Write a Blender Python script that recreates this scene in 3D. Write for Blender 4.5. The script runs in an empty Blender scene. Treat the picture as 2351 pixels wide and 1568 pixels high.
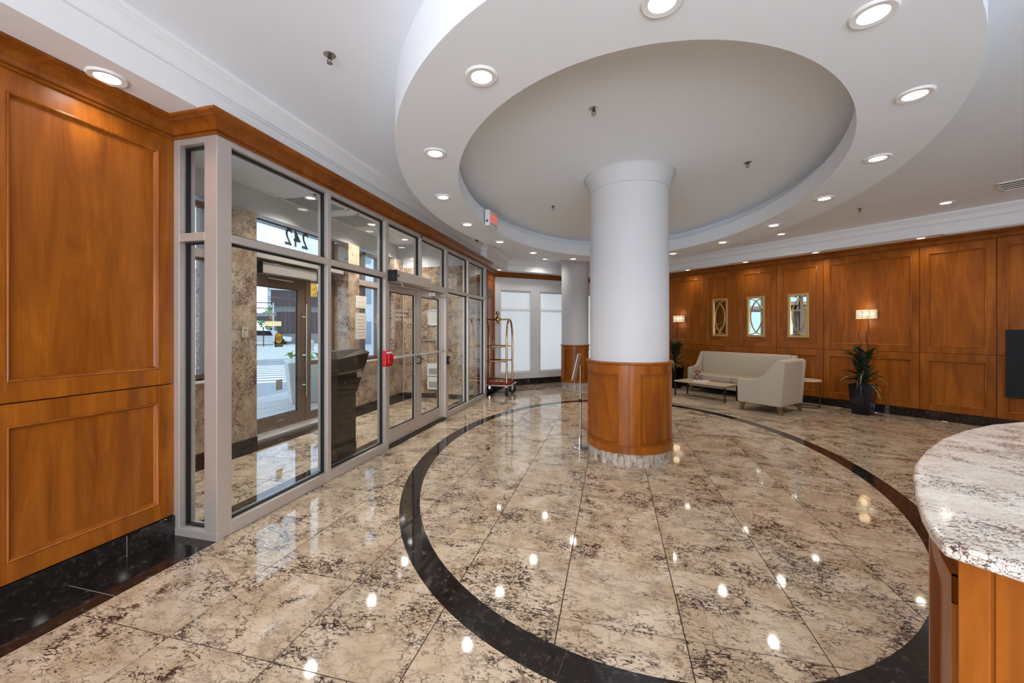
import bpy, math, random
from mathutils import Vector, Matrix
random.seed(7)
PI = math.pi
SC = bpy.context.scene
COL = SC.collection

# ------------------------------------------------------------------ camera
TH = 0.2470
cam_d = bpy.data.cameras.new('camera')
cam_d.lens = 14.0; cam_d.sensor_width = 36.0; cam_d.sensor_fit = 'HORIZONTAL'
cam_d.shift_y = -28.0 / 2351.0
cam_d.clip_start = 0.05; cam_d.clip_end = 400
cam = bpy.data.objects.new('camera', cam_d); COL.objects.link(cam)
cam.location = (0, 0, 1.52); cam.rotation_euler = (PI / 2, 0, TH)
SC.camera = cam
SC.view_settings.view_transform = 'Standard'
SC.view_settings.look = 'None'
SC.view_settings.gamma = 1.0
SC.view_settings.use_curve_mapping = False
SC.view_settings.exposure = 0.23
cy = SC.cycles
cy.max_bounces = 5; cy.diffuse_bounces = 3; cy.glossy_bounces = 3; cy.transmission_bounces = 2; cy.transparent_max_bounces = 10
cy.use_adaptive_sampling = True; cy.adaptive_threshold = .12; cy.adaptive_min_samples = 16; cy.caustics_reflective = False; cy.caustics_refractive = False

# ------------------------------------------------------------------ world: bright sky with soft cloud
W = bpy.data.worlds.new('sky'); SC.world = W; W.use_nodes = True
nt = W.node_tree; nt.nodes.clear()
def N(t, ty, **kw):
    n = t.nodes.new(ty)
    for k, v in kw.items(): setattr(n, k, v)
    return n
tc = N(nt, 'ShaderNodeTexCoord'); nz = N(nt, 'ShaderNodeTexNoise')
nz.inputs['Scale'].default_value = 3.0; nz.inputs['Detail'].default_value = 5
cr = N(nt, 'ShaderNodeValToRGB')
cr.color_ramp.elements[0].position = .40; cr.color_ramp.elements[0].color = (.40, .60, .95, 1)
cr.color_ramp.elements[1].position = .66; cr.color_ramp.elements[1].color = (.93, .96, 1.0, 1)
bg = N(nt, 'ShaderNodeBackground'); bg.inputs['Strength'].default_value = 2.4
wo = N(nt, 'ShaderNodeOutputWorld')
nt.links.new(tc.outputs['Generated'], nz.inputs['Vector']); nt.links.new(nz.outputs['Fac'], cr.inputs['Fac'])
nt.links.new(cr.outputs['Color'], bg.inputs['Color']); nt.links.new(bg.outputs['Background'], wo.inputs['Surface'])

def area_light(name, loc, target, sx, sy, power, col):
    d = bpy.data.lights.new(name, 'AREA'); d.shape = 'RECTANGLE'; d.size = sx; d.size_y = sy
    d.energy = power; d.color = col
    o = bpy.data.objects.new(name, d); COL.objects.link(o); o.location = loc
    v = Vector(target) - Vector(loc); o.rotation_euler = v.to_track_quat('-Z', 'Y').to_euler()
    return o
# added unseen fill light behind the camera; daylight behind the shaded far windows
area_light('rear_fill_light', (.2, -3.05, 1.40), (.2, 5, 3.6), 6.0, 2.2, 225, (.93, .96, 1.0))
area_light('daylight_shaded_windows', (-2.0, 12.1, 1.5), (-1.0, 10.5, 1.5), 3.6, 2.2, 26, (1, .97, .93))

LAMP_W = 20.0      # watts of one recessed lamp

# ------------------------------------------------------------------ materials
MATS = {}
def mat(name, col=(.8, .8, .8), rough=.5, metal=0.0, spec=.5, emit=None, es=1.0, coat=0.0):
    m = bpy.data.materials.new(name); m.use_nodes = True
    b = m.node_tree.nodes['Principled BSDF']
    b.inputs['Base Color'].default_value = (*col, 1); b.inputs['Roughness'].default_value = rough
    b.inputs['Metallic'].default_value = metal; b.inputs['Specular IOR Level'].default_value = spec
    b.inputs['Coat Weight'].default_value = coat; b.inputs['Coat Roughness'].default_value = .12
    if emit:
        b.inputs['Emission Color'].default_value = (*emit, 1); b.inputs['Emission Strength'].default_value = es
    MATS[name] = m
    return m
def bs(m): return m.node_tree.nodes['Principled BSDF']
def ramp(t, stops):
    r = N(t, 'ShaderNodeValToRGB'); e = r.color_ramp.elements
    e[0].position, e[0].color = stops[0][0], (*stops[0][1], 1)
    e[1].position, e[1].color = stops[-1][0], (*stops[-1][1], 1)
    for p, c in stops[1:-1]:
        k = e.new(p); k.color = (*c, 1)
    return r
def coords(t, scale=(1, 1, 1), rot=(0, 0, 0), rnd=True, src='Object'):
    tc = N(t, 'ShaderNodeTexCoord'); mp = N(t, 'ShaderNodeMapping')
    mp.inputs['Scale'].default_value = scale; mp.inputs['Rotation'].default_value = rot
    if rnd:
        oi = N(t, 'ShaderNodeObjectInfo'); mu = N(t, 'ShaderNodeMath', operation='MULTIPLY'); mu.inputs[1].default_value = 37.0
        t.links.new(oi.outputs['Random'], mu.inputs[0])
        ad = N(t, 'ShaderNodeVectorMath', operation='ADD')
        t.links.new(tc.outputs[src], ad.inputs[0]); t.links.new(mu.outputs[0], ad.inputs[1])
        t.links.new(ad.outputs[0], mp.inputs['Vector'])
    else:
        t.links.new(tc.outputs[src], mp.inputs['Vector'])
    return mp
def noise(t, vec, scale, detail=4, rough=.55, dist=0.0):
    n = N(t, 'ShaderNodeTexNoise'); n.inputs['Scale'].default_value = scale; n.inputs['Detail'].default_value = detail
    n.inputs['Roughness'].default_value = rough; n.inputs['Distortion'].default_value = dist
    t.links.new(vec.outputs[0], n.inputs['Vector']); return n
def mix(t, fac, a, b):
    m = N(t, 'ShaderNodeMix', data_type='RGBA')
    def put(sock, v):
        if isinstance(v, tuple): sock.default_value = (*v, 1)
        else: t.links.new(v, sock)
    if isinstance(fac, float): m.inputs[0].default_value = fac
    else: t.links.new(fac, m.inputs[0])
    put(m.inputs[6], a); put(m.inputs[7], b)
    return m.outputs[2]

def wood_mat(name, dark, light, rough=.30, coat=.06):
    m = mat(name, light, rough, coat=coat, spec=.30); t = m.node_tree
    v = coords(t, (5, 5, .55)); n1 = noise(t, v, 1.3, 4, .62, 1.4)
    v2 = coords(t, (70, 70, 2.2)); n2 = noise(t, v2, 1.5, 3)
    v3 = coords(t, (1.3, 1.3, 1.0)); n3 = noise(t, v3, 1.3, 2)
    r1 = ramp(t, [(.28, dark), (.70, light)]); t.links.new(n1.outputs['Fac'], r1.inputs['Fac'])
    r2 = ramp(t, [(.30, (.90, .88, .86)), (.6, (1, 1, 1))]); t.links.new(n2.outputs['Fac'], r2.inputs['Fac'])
    r3 = ramp(t, [(.3, (.88, .84, .80)), (.7, (1.08, 1.06, 1.04))]); t.links.new(n3.outputs['Fac'], r3.inputs['Fac'])
    x = N(t, 'ShaderNodeMix', data_type='RGBA', blend_type='MULTIPLY'); x.inputs[0].default_value = 1
    t.links.new(r1.outputs[0], x.inputs[6]); t.links.new(r2.outputs[0], x.inputs[7])
    y = N(t, 'ShaderNodeMix', data_type='RGBA', blend_type='MULTIPLY'); y.inputs[0].default_value = 1
    t.links.new(x.outputs[2], y.inputs[6]); t.links.new(r3.outputs[0], y.inputs[7])
    t.links.new(y.outputs[2], bs(m).inputs['Base Color'])
    return m
def granite_mat(name, pale, cream, fleck, rust, rough=.06, ang=.5, size=1.0, amount=.0, src='Object', blot=.5):
    m = mat(name, cream, rough); t = m.node_tree
    va = coords(t, (1, 1, 1), (0, 0, ang), src=src)
    vs = coords(t, (1.0, 2.6, 1.6), (0, 0, ang), src=src)
    n1 = noise(t, va, 4.5 * size, 3, .6, .5)
    base = ramp(t, [(.35, cream), (.62, pale)]); t.links.new(n1.outputs['Fac'], base.inputs['Fac'])
    n2 = noise(t, vs, 8 * size, 5, .68, 1.2)                       # greyish mauve clouds
    c2 = ramp(t, [(.50, (0, 0, 0)), (.68, (1, 1, 1))]); t.links.new(n2.outputs['Fac'], c2.inputs['Fac'])
    k = N(t, 'ShaderNodeMath', operation='MULTIPLY'); k.inputs[1].default_value = blot
    t.links.new(c2.outputs[0], k.inputs[0])
    col = mix(t, k.outputs[0], base.outputs[0], rust)
    n3 = noise(t, vs, 23 * size, 6, .76, 1.6)                      # dark mineral flecks, clustered
    n4 = noise(t, va, 3.2 * size, 3, .6, .8)
    ad = N(t, 'ShaderNodeMath', operation='MULTIPLY_ADD'); ad.inputs[1].default_value = .42
    t.links.new(n4.outputs['Fac'], ad.inputs[0]); t.links.new(n3.outputs['Fac'], ad.inputs[2])
    c3 = ramp(t, [(.775 - amount, (0, 0, 0)), (.83 - amount, (1, 1, 1))]); t.links.new(ad.outputs[0], c3.inputs['Fac'])
    fl2 = ramp(t, [(.44, fleck), (.60, tuple(min(1, c * k) for c, k in zip(fleck, (2.6, 1.5, 1.2))))]); n5 = noise(t, va, 5.5 * size, 3); t.links.new(n5.outputs['Fac'], fl2.inputs['Fac'])
    col = mix(t, c3.outputs[0], col, fl2.outputs[0])
    vo = N(t, 'ShaderNodeTexVoronoi', feature='DISTANCE_TO_EDGE'); vo.inputs['Scale'].default_value = 3.4 * size
    wv = N(t, 'ShaderNodeVectorMath', operation='ADD'); nw = noise(t, va, 6 * size, 3, .65)
    t.links.new(vs.outputs[0], wv.inputs[0]); t.links.new(nw.outputs['Color'], wv.inputs[1]); t.links.new(wv.outputs[0], vo.inputs['Vector'])
    c4 = ramp(t, [(.010, (1, 1, 1)), (.050, (0, 0, 0))]); t.links.new(vo.outputs['Distance'], c4.inputs['Fac'])
    kk = N(t, 'ShaderNodeMath', operation='MULTIPLY'); t.links.new(c4.outputs[0], kk.inputs[0]); gn = ramp(t, [(.42, (.25, .25, .25)), (.6, (1, 1, 1))]); t.links.new(n4.outputs['Fac'], gn.inputs['Fac']); t.links.new(gn.outputs[0], kk.inputs[1])
    col = mix(t, kk.outputs[0], col, fleck)
    t.links.new(col, bs(m).inputs['Base Color'])
    return m
def black_granite(name):
    m = mat(name, (.012, .011, .012), .05); t = m.node_tree
    v = coords(t, (1, 1, 1)); vo = N(t, 'ShaderNodeTexVoronoi'); vo.inputs['Scale'].default_value = 60
    t.links.new(v.outputs[0], vo.inputs['Vector'])
    n = noise(t, v, 22, 5, .7, .6)
    c = ramp(t, [(.50, (.014, .011, .010)), (.60, (.034, .025, .021)), (.67, (.075, .072, .078)), (.75, (.16, .165, .185))])
    t.links.new(n.outputs['Fac'], c.inputs['Fac'])
    t.links.new(c.outputs[0], bs(m).inputs['Base Color'])
    return m
def glass_mat(name, tint=(.97, .985, .98), rough=0.0, boost=1.0, ior=1.5):
    m = bpy.data.materials.new(name); m.use_nodes = True; t = m.node_tree; t.nodes.clear()
    o = N(t, 'ShaderNodeOutputMaterial'); mx = N(t, 'ShaderNodeMixShader'); lw = N(t, 'ShaderNodeLayerWeight'); lw.inputs['Blend'].default_value = .5
    pw = N(t, 'ShaderNodeMath', operation='POWER'); pw.inputs[1].default_value = 5.0; t.links.new(lw.outputs['Facing'], pw.inputs[0])
    f = N(t, 'ShaderNodeMath', operation='MULTIPLY_ADD'); f.inputs[1].default_value = .96; f.inputs[2].default_value = .04 * boost; t.links.new(pw.outputs[0], f.inputs[0])
    tr = N(t, 'ShaderNodeBsdfTransparent'); tr.inputs['Color'].default_value = (*tint, 1)
    g = N(t, 'ShaderNodeBsdfGlossy'); g.inputs['Roughness'].default_value = rough
    t.links.new(f.outputs[0], mx.inputs[0]); t.links.new(tr.outputs[0], mx.inputs[1]); t.links.new(g.outputs[0], mx.inputs[2])
    t.links.new(mx.outputs[0], o.inputs['Surface']); MATS[name] = m; return m

WOOD = wood_mat('honey_maple_wood', (.20, .051, .0034), (.42, .126, .0095))
WOODD = wood_mat('darker_maple_wood', (.18, .046, .0035), (.32, .094, .0085))
GRAN = granite_mat('cream_floor_granite', (.68, .545, .395), (.50, .37, .235), (.035, .020, .019), (.27, .17, .135), .05, .6, .9, .020, blot=.6)
GRANW = granite_mat('cream_wall_granite', (.60, .47, .34), (.43, .315, .21), (.085, .052, .040), (.27, .18, .12), .12, .3, .9, .035)
GRANP = granite_mat('pale_counter_granite', (.88, .83, .75), (.76, .68, .575), (.075, .048, .045), (.50, .38, .32), .08, .9, 2.0, .01)
GRANS = granite_mat('speckled_plinth_granite', (.72, .64, .55), (.58, .49, .40), (.06, .045, .045), (.38, .29, .25), .15, 0, 2.6, .04)
BLACK = black_granite('black_fleck_granite')
WHITE = mat('white_paint', (.64, .64, .645), .55)
FASC = mat('soffit_paint', (.86, .865, .87), .6)
CEIL = mat('ceiling_paint', (.875, .925, .975), .8)
SATIN = mat('satin_white_trim', (.82, .82, .82), .35)
ALU = mat('champagne_aluminium', (.60, .54, .49), .38, .55)
ALUS = mat('silver_aluminium', (.66, .66, .68), .3, .7)
BRONZE = mat('bronze_aluminium', (.21, .155, .115), .4, .4)
RUB = mat('black_gasket', (.006, .006, .006), .5)
GLASS = glass_mat('clear_glass')
GLASSO = glass_mat('street_glass', (.93, .97, .97))
MIRROR = mat('mirror_glass', (.75, .76, .76), .02, 1.0)
GOLD = mat('pale_gold_leaf', (.60, .38, .12), .35, .55)
BRASS = mat('antique_brass', (.62, .40, .20), .18, 1.0)
CHROME = mat('chrome', (.50, .49, .48), .16, 1.0)
STEEL = mat('brushed_steel', (.55, .54, .52), .3, 1.0)
DKMET = mat('dark_metal', (.05, .04, .035), .4, .6)
FAB = mat('beige_linen', (.50, .42, .325), .9, spec=.2)
tt = FAB.node_tree; fv = coords(tt, (1, 1, 1)); fn = noise(tt, fv, 260, 2); fr = ramp(tt, [(.3, (.43, .36, .275)), (.7, (.55, .465, .365))])
tt.links.new(fn.outputs['Fac'], fr.inputs['Fac']); tt.links.new(fr.outputs[0], bs(FAB).inputs['Base Color'])
LEGW = wood_mat('oak_leg_wood', (.16, .085, .035), (.27, .15, .065), .45, 0)
RUG = mat('mottled_rug', (.42, .32, .19), .95, spec=.1)
tt = RUG.node_tree; rv = coords(tt, (1.0, 1.5, 1)); rn = noise(tt, rv, 1.7, 6, .65, .9); rv2 = coords(tt, (1, 5, 1)); rn2 = noise(tt, rv2, 6, 6, .7)
ra = ramp(tt, [(.34, (.15, .12, .10)), (.44, (.36, .28, .19)), (.56, (.47, .38, .27)), (.66, (.52, .42, .30)), (.74, (.50, .34, .13))]); tt.links.new(rn.outputs['Fac'], ra.inputs['Fac'])
rb = ramp(tt, [(.40, (.55, .5, .48)), (.56, (1, 1, 1))]); tt.links.new(rn2.outputs['Fac'], rb.inputs['Fac'])
rx = N(tt, 'ShaderNodeMix', data_type='RGBA', blend_type='MULTIPLY'); rx.inputs[0].default_value = .8
tt.links.new(ra.outputs[0], rx.inputs[6]); tt.links.new(rb.outputs[0], rx.inputs[7]); tt.links.new(rx.outputs[2], bs(RUG).inputs['Base Color'])
GROUT = mat('dark_grout', (.045, .032, .025), .8)
PALEGROUT = mat('pale_grout', (.5, .47, .44), .8)
LENS = mat('lamp_lens', (1, 1, 1), .5, emit=(1.0, .93, .82), es=5.0)
CRYS = mat('lit_crystal', (.7, .62, .5), .2, emit=(1.0, .80, .52), es=.35)
HOT = mat('hot_lamp_tube', (1, 1, 1), .3, emit=(1, .9, .72), es=4.0)
for m_ in (LENS, CRYS, HOT): m_.cycles.emission_sampling = 'NONE'
TRIMR = mat('lamp_trim', (.86, .85, .84), .5)
POT = mat('black_glazed_pot', (.006, .006, .007), .07, spec=.4)
LEAFD = mat('dark_green_leaf', (.020, .034, .014), .45)
LEAFY = mat('straw_green_leaf', (.25, .21, .10), .5)
TWIG = mat('dark_twig', (.030, .014, .009), .6)
REDC = mat('burgundy_carpet', (.22, .022, .014), .9)
RUBT = mat('black_tyre', (.012, .012, .012), .5)
REDP = mat('fire_red_plastic', (.55, .006, .010), .25, coat=.5)
REDL = mat('lit_red_letters', (.8, .05, .02), .4, emit=(1, .10, .05), es=.9)
BLKP = mat('black_plastic', (.010, .010, .011), .45, spec=.3)
SCR = mat('dark_screen', (.012, .014, .017), .55, spec=.25)
BRZK = mat('dark_bronze_panel', (.045, .034, .025), .22, .5)
PAPER = mat('paper_sheet', (.78, .70, .62), .8)
INK = mat('grey_ink', (.10, .09, .09), .8)
DARKDEC = mat('dark_grey_decal', (.09, .085, .08), .6)
WHITEDEC = mat('white_decal', (.80, .74, .68), .6)
YEL = mat('yellow_decal', (.72, .40, .02), .5)
BLKDEC = mat('black_decal', (.008, .008, .008), .5)
IVORY = mat('ivory_plastic', (.55, .48, .34), .5)
COPPER = mat('copper_brown_metal', (.16, .045, .025), .4, .4)
BLIND = bpy.data.materials.new('roller_blind_fabric'); BLIND.use_nodes = True
tb = BLIND.node_tree; tb.nodes.clear(); o_ = N(tb, 'ShaderNodeOutputMaterial'); mxx = N(tb, 'ShaderNodeMixShader'); mxx.inputs[0].default_value = .5
d_ = N(tb, 'ShaderNodeBsdfDiffuse'); d_.inputs['Color'].default_value = (.88, .87, .85, 1); t_ = N(tb, 'ShaderNodeBsdfTranslucent'); t_.inputs['Color'].default_value = (.92, .90, .87, 1)
tb.links.new(d_.outputs[0], mxx.inputs[1]); tb.links.new(t_.outputs[0], mxx.inputs[2]); tb.links.new(mxx.outputs[0], o_.inputs['Surface'])
# street
PAVE = mat('concrete_paver', (.42, .40, .385), .8)
ROAD = mat('asphalt', (.28, .29, .30), .8)
STRIPE = mat('road_paint', (.85, .86, .86), .7)
CONC = mat('pale_concrete', (.55, .54, .50), .8)
DCONC = mat('weathered_concrete', (.26, .245, .24), .85)
DCONC2 = mat('dark_brown_cladding', (.075, .062, .060), .8)
TOWER = mat('blue_grey_glazing', (.22, .30, .36), .15, .3)
PALEB = mat('pale_brick', (.58, .52, .46), .85)
GREENL = mat('bright_green_leaf', (.12, .26, .035), .6)
CARW = mat('white_car_paint', (.80, .81, .82), .25, coat=.6)

# ------------------------------------------------------------------ mesh helpers
class MB:
    def __init__(s): s.v = []; s.f = []
    def add(s, vs, fs):
        o = len(s.v); s.v += [tuple(p) for p in vs]; s.f += [tuple(i + o for i in f) for f in fs]; return s
    def box(s, x0, x1, y0, y1, z0, z1):
        return s.add([(x0, y0, z0), (x1, y0, z0), (x1, y1, z0), (x0, y1, z0), (x0, y0, z1), (x1, y0, z1), (x1, y1, z1), (x0, y1, z1)],
                     [(0, 3, 2, 1), (4, 5, 6, 7), (0, 1, 5, 4), (1, 2, 6, 5), (2, 3, 7, 6), (3, 0, 4, 7)])
    def prism(s, pts, z0, z1, caps=True):
        n = len(pts); vs = [(x, y, z0) for x, y in pts] + [(x, y, z1) for x, y in pts]
        fs = [(i, (i + 1) % n, (i + 1) % n + n, i + n) for i in range(n)]
        if caps: fs += [tuple(range(n - 1, -1, -1)), tuple(range(n, 2 * n))]
        return s.add(vs, fs)
    def extrude(s, pts, d):          # 3D polygon swept by vector d
        n = len(pts); vs = [tuple(p) for p in pts] + [tuple(Vector(p) + Vector(d)) for p in pts]
        return s.add(vs, [(i, (i + 1) % n, (i + 1) % n + n, i + n) for i in range(n)] + [tuple(range(n - 1, -1, -1)), tuple(range(n, 2 * n))])
    def loft(s, rings, cap=True, close=True):
        n = len(rings[0]); o = len(s.v)
        for r in rings: s.v += [tuple(p) for p in r]
        for k in range(len(rings) - 1):
            for i in range(n if close else n - 1):
                j = (i + 1) % n
                s.f.append((o + k * n + i, o + k * n + j, o + (k + 1) * n + j, o + (k + 1) * n + i))
        if cap:
            s.f.append(tuple(o + i for i in range(n - 1, -1, -1))); s.f.append(tuple(o + (len(rings) - 1) * n + i for i in range(n)))
        return s
    def tube(s, pts, r, n=8, cap=True):
        pts = [Vector(p) for p in pts]; rings = []
        up = None
        for i, p in enumerate(pts):
            d = (pts[min(i + 1, len(pts) - 1)] - pts[max(i - 1, 0)]).normalized()
            if up is None: up = Vector((0, 0, 1)) if abs(d.z) < .9 else Vector((1, 0, 0))
            a = d.cross(up).normalized(); up = a.cross(d).normalized()
            rr = r[i] if isinstance(r, (list, tuple)) else r
            rings.append([p + (a * math.cos(2 * PI * k / n) + up * math.sin(2 * PI * k / n)) * rr for k in range(n)])
        return s.loft(rings, cap)
    def lathe(s, prof, c=(0, 0), n=32, cap=True):
        rings = [[(c[0] + r * math.cos(2 * PI * k / n), c[1] + r * math.sin(2 * PI * k / n), z) for k in range(n)] for r, z in prof]
        return s.loft(rings, cap)
    def arc(s, r0, r1, a0, a1, z0, z1, c=(0, 0), n=10):     # curved block
        rings = []
        for k in range(n + 1):
            a = a0 + (a1 - a0) * k / n; ca, sa = math.cos(a), math.sin(a)
            rings.append([(c[0] + r0 * ca, c[1] + r0 * sa, z0), (c[0] + r1 * ca, c[1] + r1 * sa, z0), (c[0] + r1 * ca, c[1] + r1 * sa, z1), (c[0] + r0 * ca, c[1] + r0 * sa, z1)])
        return s.loft(rings)
    def sphere(s, c, r, n=16, m=10, sz=1.0):
        return s.loft([[(c[0] + r * math.sin(PI * j / m) * math.cos(2 * PI * k / n), c[1] + r * math.sin(PI * j / m) * math.sin(2 * PI * k / n), c[2] - r * sz * math.cos(PI * j / m)) for k in range(n)] for j in range(m + 1)], cap=False)
    def mesh(s, name, m=None, smooth=None):
        me = bpy.data.meshes.new(name); me.from_pydata(s.v, [], s.f); me.update()
        if m: me.materials.append(m)
        if smooth is not None:
            me.polygons.foreach_set('use_smooth', [True] * len(me.polygons)); me.set_sharp_from_angle(angle=math.radians(smooth))
        return me
    def build(s, name, m, parent=None, smooth=None, bevel=0.0, loc=None, rz=0.0):
        me = s.mesh(name, m, smooth)
        o = bpy.data.objects.new(name, me); COL.objects.link(o)
        if parent: o.parent = parent
        if loc: o.location = loc
        if rz: o.rotation_euler[2] = rz
        if bevel:
            b = o.modifiers.new('bevel', 'BEVEL'); b.width = bevel; b.segments = 3; b.limit_method = 'ANGLE'; b.angle_limit = math.radians(40)
        return o
def tag(o, label, cat, group=None, kind=None):
    o['label'] = label; o['category'] = cat
    if group: o['group'] = group
    if kind: o['kind'] = kind
    return o
def thing(name, label, cat, loc=(0, 0, 0), rz=0.0, group=None, kind=None):
    o = bpy.data.objects.new(name, None); COL.objects.link(o); o.empty_display_size = .1
    o.location = loc; o.rotation_euler = (0, 0, rz); return tag(o, label, cat, group, kind)
def dup_tree(o, parent=None):
    c = o.copy(); COL.objects.link(c)
    if parent: c.parent = parent
    for ch in list(o.children): dup_tree(ch, c)
    return c
def inst(me, name, parent, loc, rz=0.0, rot=None, sc=None):
    o = bpy.data.objects.new(name, me); COL.objects.link(o); o.parent = parent; o.location = loc
    if rot: o.rotation_euler = rot
    else: o.rotation_euler[2] = rz
    if sc: o.scale = sc
    return o
def text_part(name, body, m, size, parent, mtx, depth=.001, bold=0.0):
    cu = bpy.data.curves.new(name, 'FONT'); cu.body = body; cu.size = size; cu.extrude = depth; cu.offset = bold; cu.align_x = 'CENTER'; cu.align_y = 'CENTER'
    to = bpy.data.objects.new(name, cu); COL.objects.link(to); bpy.context.view_layer.update()
    me = bpy.data.meshes.new_from_object(to); bpy.data.objects.remove(to); bpy.data.curves.remove(cu)
    me.materials.clear(); me.materials.append(m)
    o = bpy.data.objects.new(name, me); COL.objects.link(o); o.parent = parent; o.matrix_local = mtx
    return o
def frame_mtx(loc, xd, zd, sx=1.0, sy=1.0):        # text local x -> xd, local y -> zd
    x = Vector(xd).normalized(); y = Vector(zd).normalized(); z = x.cross(y)
    m = Matrix(((x.x * sx, y.x * sy, z.x, loc[0]), (x.y * sx, y.y * sy, z.y, loc[1]), (x.z * sx, y.z * sy, z.z, loc[2]), (0, 0, 0, 1)))
    return m
def sweep(name, path, prof, m, smooth=None):        # profile (out to the right of the path, z), mitred
    P = [Vector(p) for p in path]; rings = []
    for i, p in enumerate(P):
        d0 = (P[i] - P[i - 1]).normalized() if i else (P[1] - P[0]).normalized()
        d1 = (P[i + 1] - P[i]).normalized() if i < len(P) - 1 else d0
        n0 = Vector((d0.y, -d0.x)); n1 = Vector((d1.y, -d1.x)); mt = (n0 + n1).normalized(); k = 1 / max(.2, mt.dot(n0))
        rings.append([(p.x + mt.x * o * k, p.y + mt.y * o * k, z) for o, z in prof])
    b = MB(); b.loft(rings, cap=True, close=True); return b.build(name, m, smooth=smooth)

def clip(poly, a, b):      # keep the part left of a->b
    out = []
    def sd(p): return (b[0] - a[0]) * (p[1] - a[1]) - (b[1] - a[1]) * (p[0] - a[0])
    for i in range(len(poly)):
        p, q = poly[i], poly[(i + 1) % len(poly)]; sp, sq = sd(p), sd(q)
        if sp >= 0: out.append(p)
        if (sp > 0) != (sq > 0) and abs(sp - sq) > 1e-9:
            t = sp / (sp - sq); out.append((p[0] + (q[0] - p[0]) * t, p[1] + (q[1] - p[1]) * t))
    return out
def area(p): return .5 * sum(p[i][0] * p[(i + 1) % len(p)][1] - p[(i + 1) % len(p)][0] * p[i][1] for i in range(len(p)))

# ------------------------------------------------------------------ plan
UL = -3.143                   # left timber wall
UG = -2.745                   # face of the glazed front
V0, V1 = 2.247, 8.55          # glazed front
UR = -3.01; FA = (UR, 10.114); FD = Vector((.758, .652)).normalized(); FANG = math.atan2(FD.y, FD.x)
RP = Vector((4.025, 9.339)); RD = Vector((.731, -.682)).normalized(); RANG = math.atan2(RD.y, RD.x); RN = Vector((-RD.y * -1, 0))
RN = Vector((RD.y, -RD.x))    # into the room
COR = (.218, 12.89)
REND = (RP.x + RD.x * 6.0, RP.y + RD.y * 6.0)
BACKV = -3.2
ROOM = [(UL, BACKV), (REND[0], BACKV), REND, COR, (UL, 10.0)]
ZC, ZS, ZR = 3.35, 3.04, 3.02
EC = (.18, 5.33)

# ------------------------------------------------------------------ floor with tiles
fl = MB(); fl.prism(ROOM, -.15, -.004); FLOOR = fl.build('floor', GROUT)
tag(FLOOR, 'polished cream granite tile floor of the lobby', 'floor', kind='structure')
TU, TV, TA, TB_ = -2.7446, .8953, .6184, .5998
def tile_mesh(poly, name, m, z0=-.02, z1=0.0, shrink=.0018):
    cx = sum(p[0] for p in poly) / len(poly); cy = sum(p[1] for p in poly) / len(poly)
    b = MB(); b.prism([(x - cx, y - cy) for x, y in poly], z0, z1); return b.mesh(name, m), (cx, cy)
g = .0030
full_me, _ = tile_mesh([(-TA / 2 + g, -TB_ / 2 + g), (TA / 2 - g, -TB_ / 2 + g), (TA / 2 - g, TB_ / 2 - g), (-TA / 2 + g, TB_ / 2 - g)], 'floor_tile', GRAN, -.012, 0)
INNER = [(UG, BACKV), (REND[0], BACKV), REND, COR, (UG, 10.0 + (UG - UL) * FD.y / FD.x)]
def lay(parent, reg, u0, u1, v0, v1):
    i0 = int(math.floor((u0 - TU) / TA)); i1 = int(math.ceil((u1 - TU) / TA)); j0 = int(math.floor((v0 - TV) / TB_)); j1 = int(math.ceil((v1 - TV) / TB_))
    for i in range(i0, i1):
        for j in range(j0, j1):
            a, b = TU + i * TA, TV + j * TB_
            p = [(a + g, b + g), (a + TA - g, b + g), (a + TA - g, b + TB_ - g), (a + g, b + TB_ - g)]
            q = p
            for k in range(len(reg)): q = clip(q, reg[k], reg[(k + 1) % len(reg)]) if q else q
            if not q or abs(area(q)) < .004: continue
            if abs(abs(area(q)) - abs(area(p))) < 1e-6: inst(full_me, 'floor_tile', parent, (a + TA / 2, b + TB_ / 2, 0))
            else:
                me, c = tile_mesh(q, 'floor_tile', GRAN, -.012, 0); inst(me, 'floor_tile', parent, (c[0], c[1], 0))
lay(FLOOR, INNER, UG, 8.0, -1.2, 13)
# black border along the timber wall, in slabs with pale joints
vb = [-3.2, -1.2, -.2, .43, 1.04, 1.648, 2.247]
for a, b in zip(vb[:-1], vb[1:]):
    MB().box(UL, UG - .001, a + .0025, b - .0025, -.012, 0).build('border_slab', BLACK, FLOOR)
MB().box(UL, UG, -3.2, 2.247, -.012, -.0015).build('border_joint', PALEGROUT, FLOOR)
MB().box(UL, UG - .001, V1 + .003, 10.3, -.012, 0).build('border_slab', BLACK, FLOOR)
# dark elliptical band laid in the floor, in curved segments
FE = (.19, 5.26)
def ell(c, a, b, t): return (c[0] + a * math.cos(t), c[1] + b * math.sin(t))
NS = 18
for s in range(NS):
    t0, t1 = 2 * PI * s / NS + .0002, 2 * PI * (s + 1) / NS - .0002; rings = []
    for k in range(9):
        t = t0 + (t1 - t0) * k / 8; o = ell(FE, 2.464, 3.606, t); i = ell(FE, 2.298, 3.42, t)
        rings.append([(*i, -.008), (*o, -.008), (*o, .0006), (*i, .0006)])
    MB().loft(rings).build('inlay_segment', BLACK, FLOOR)

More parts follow.
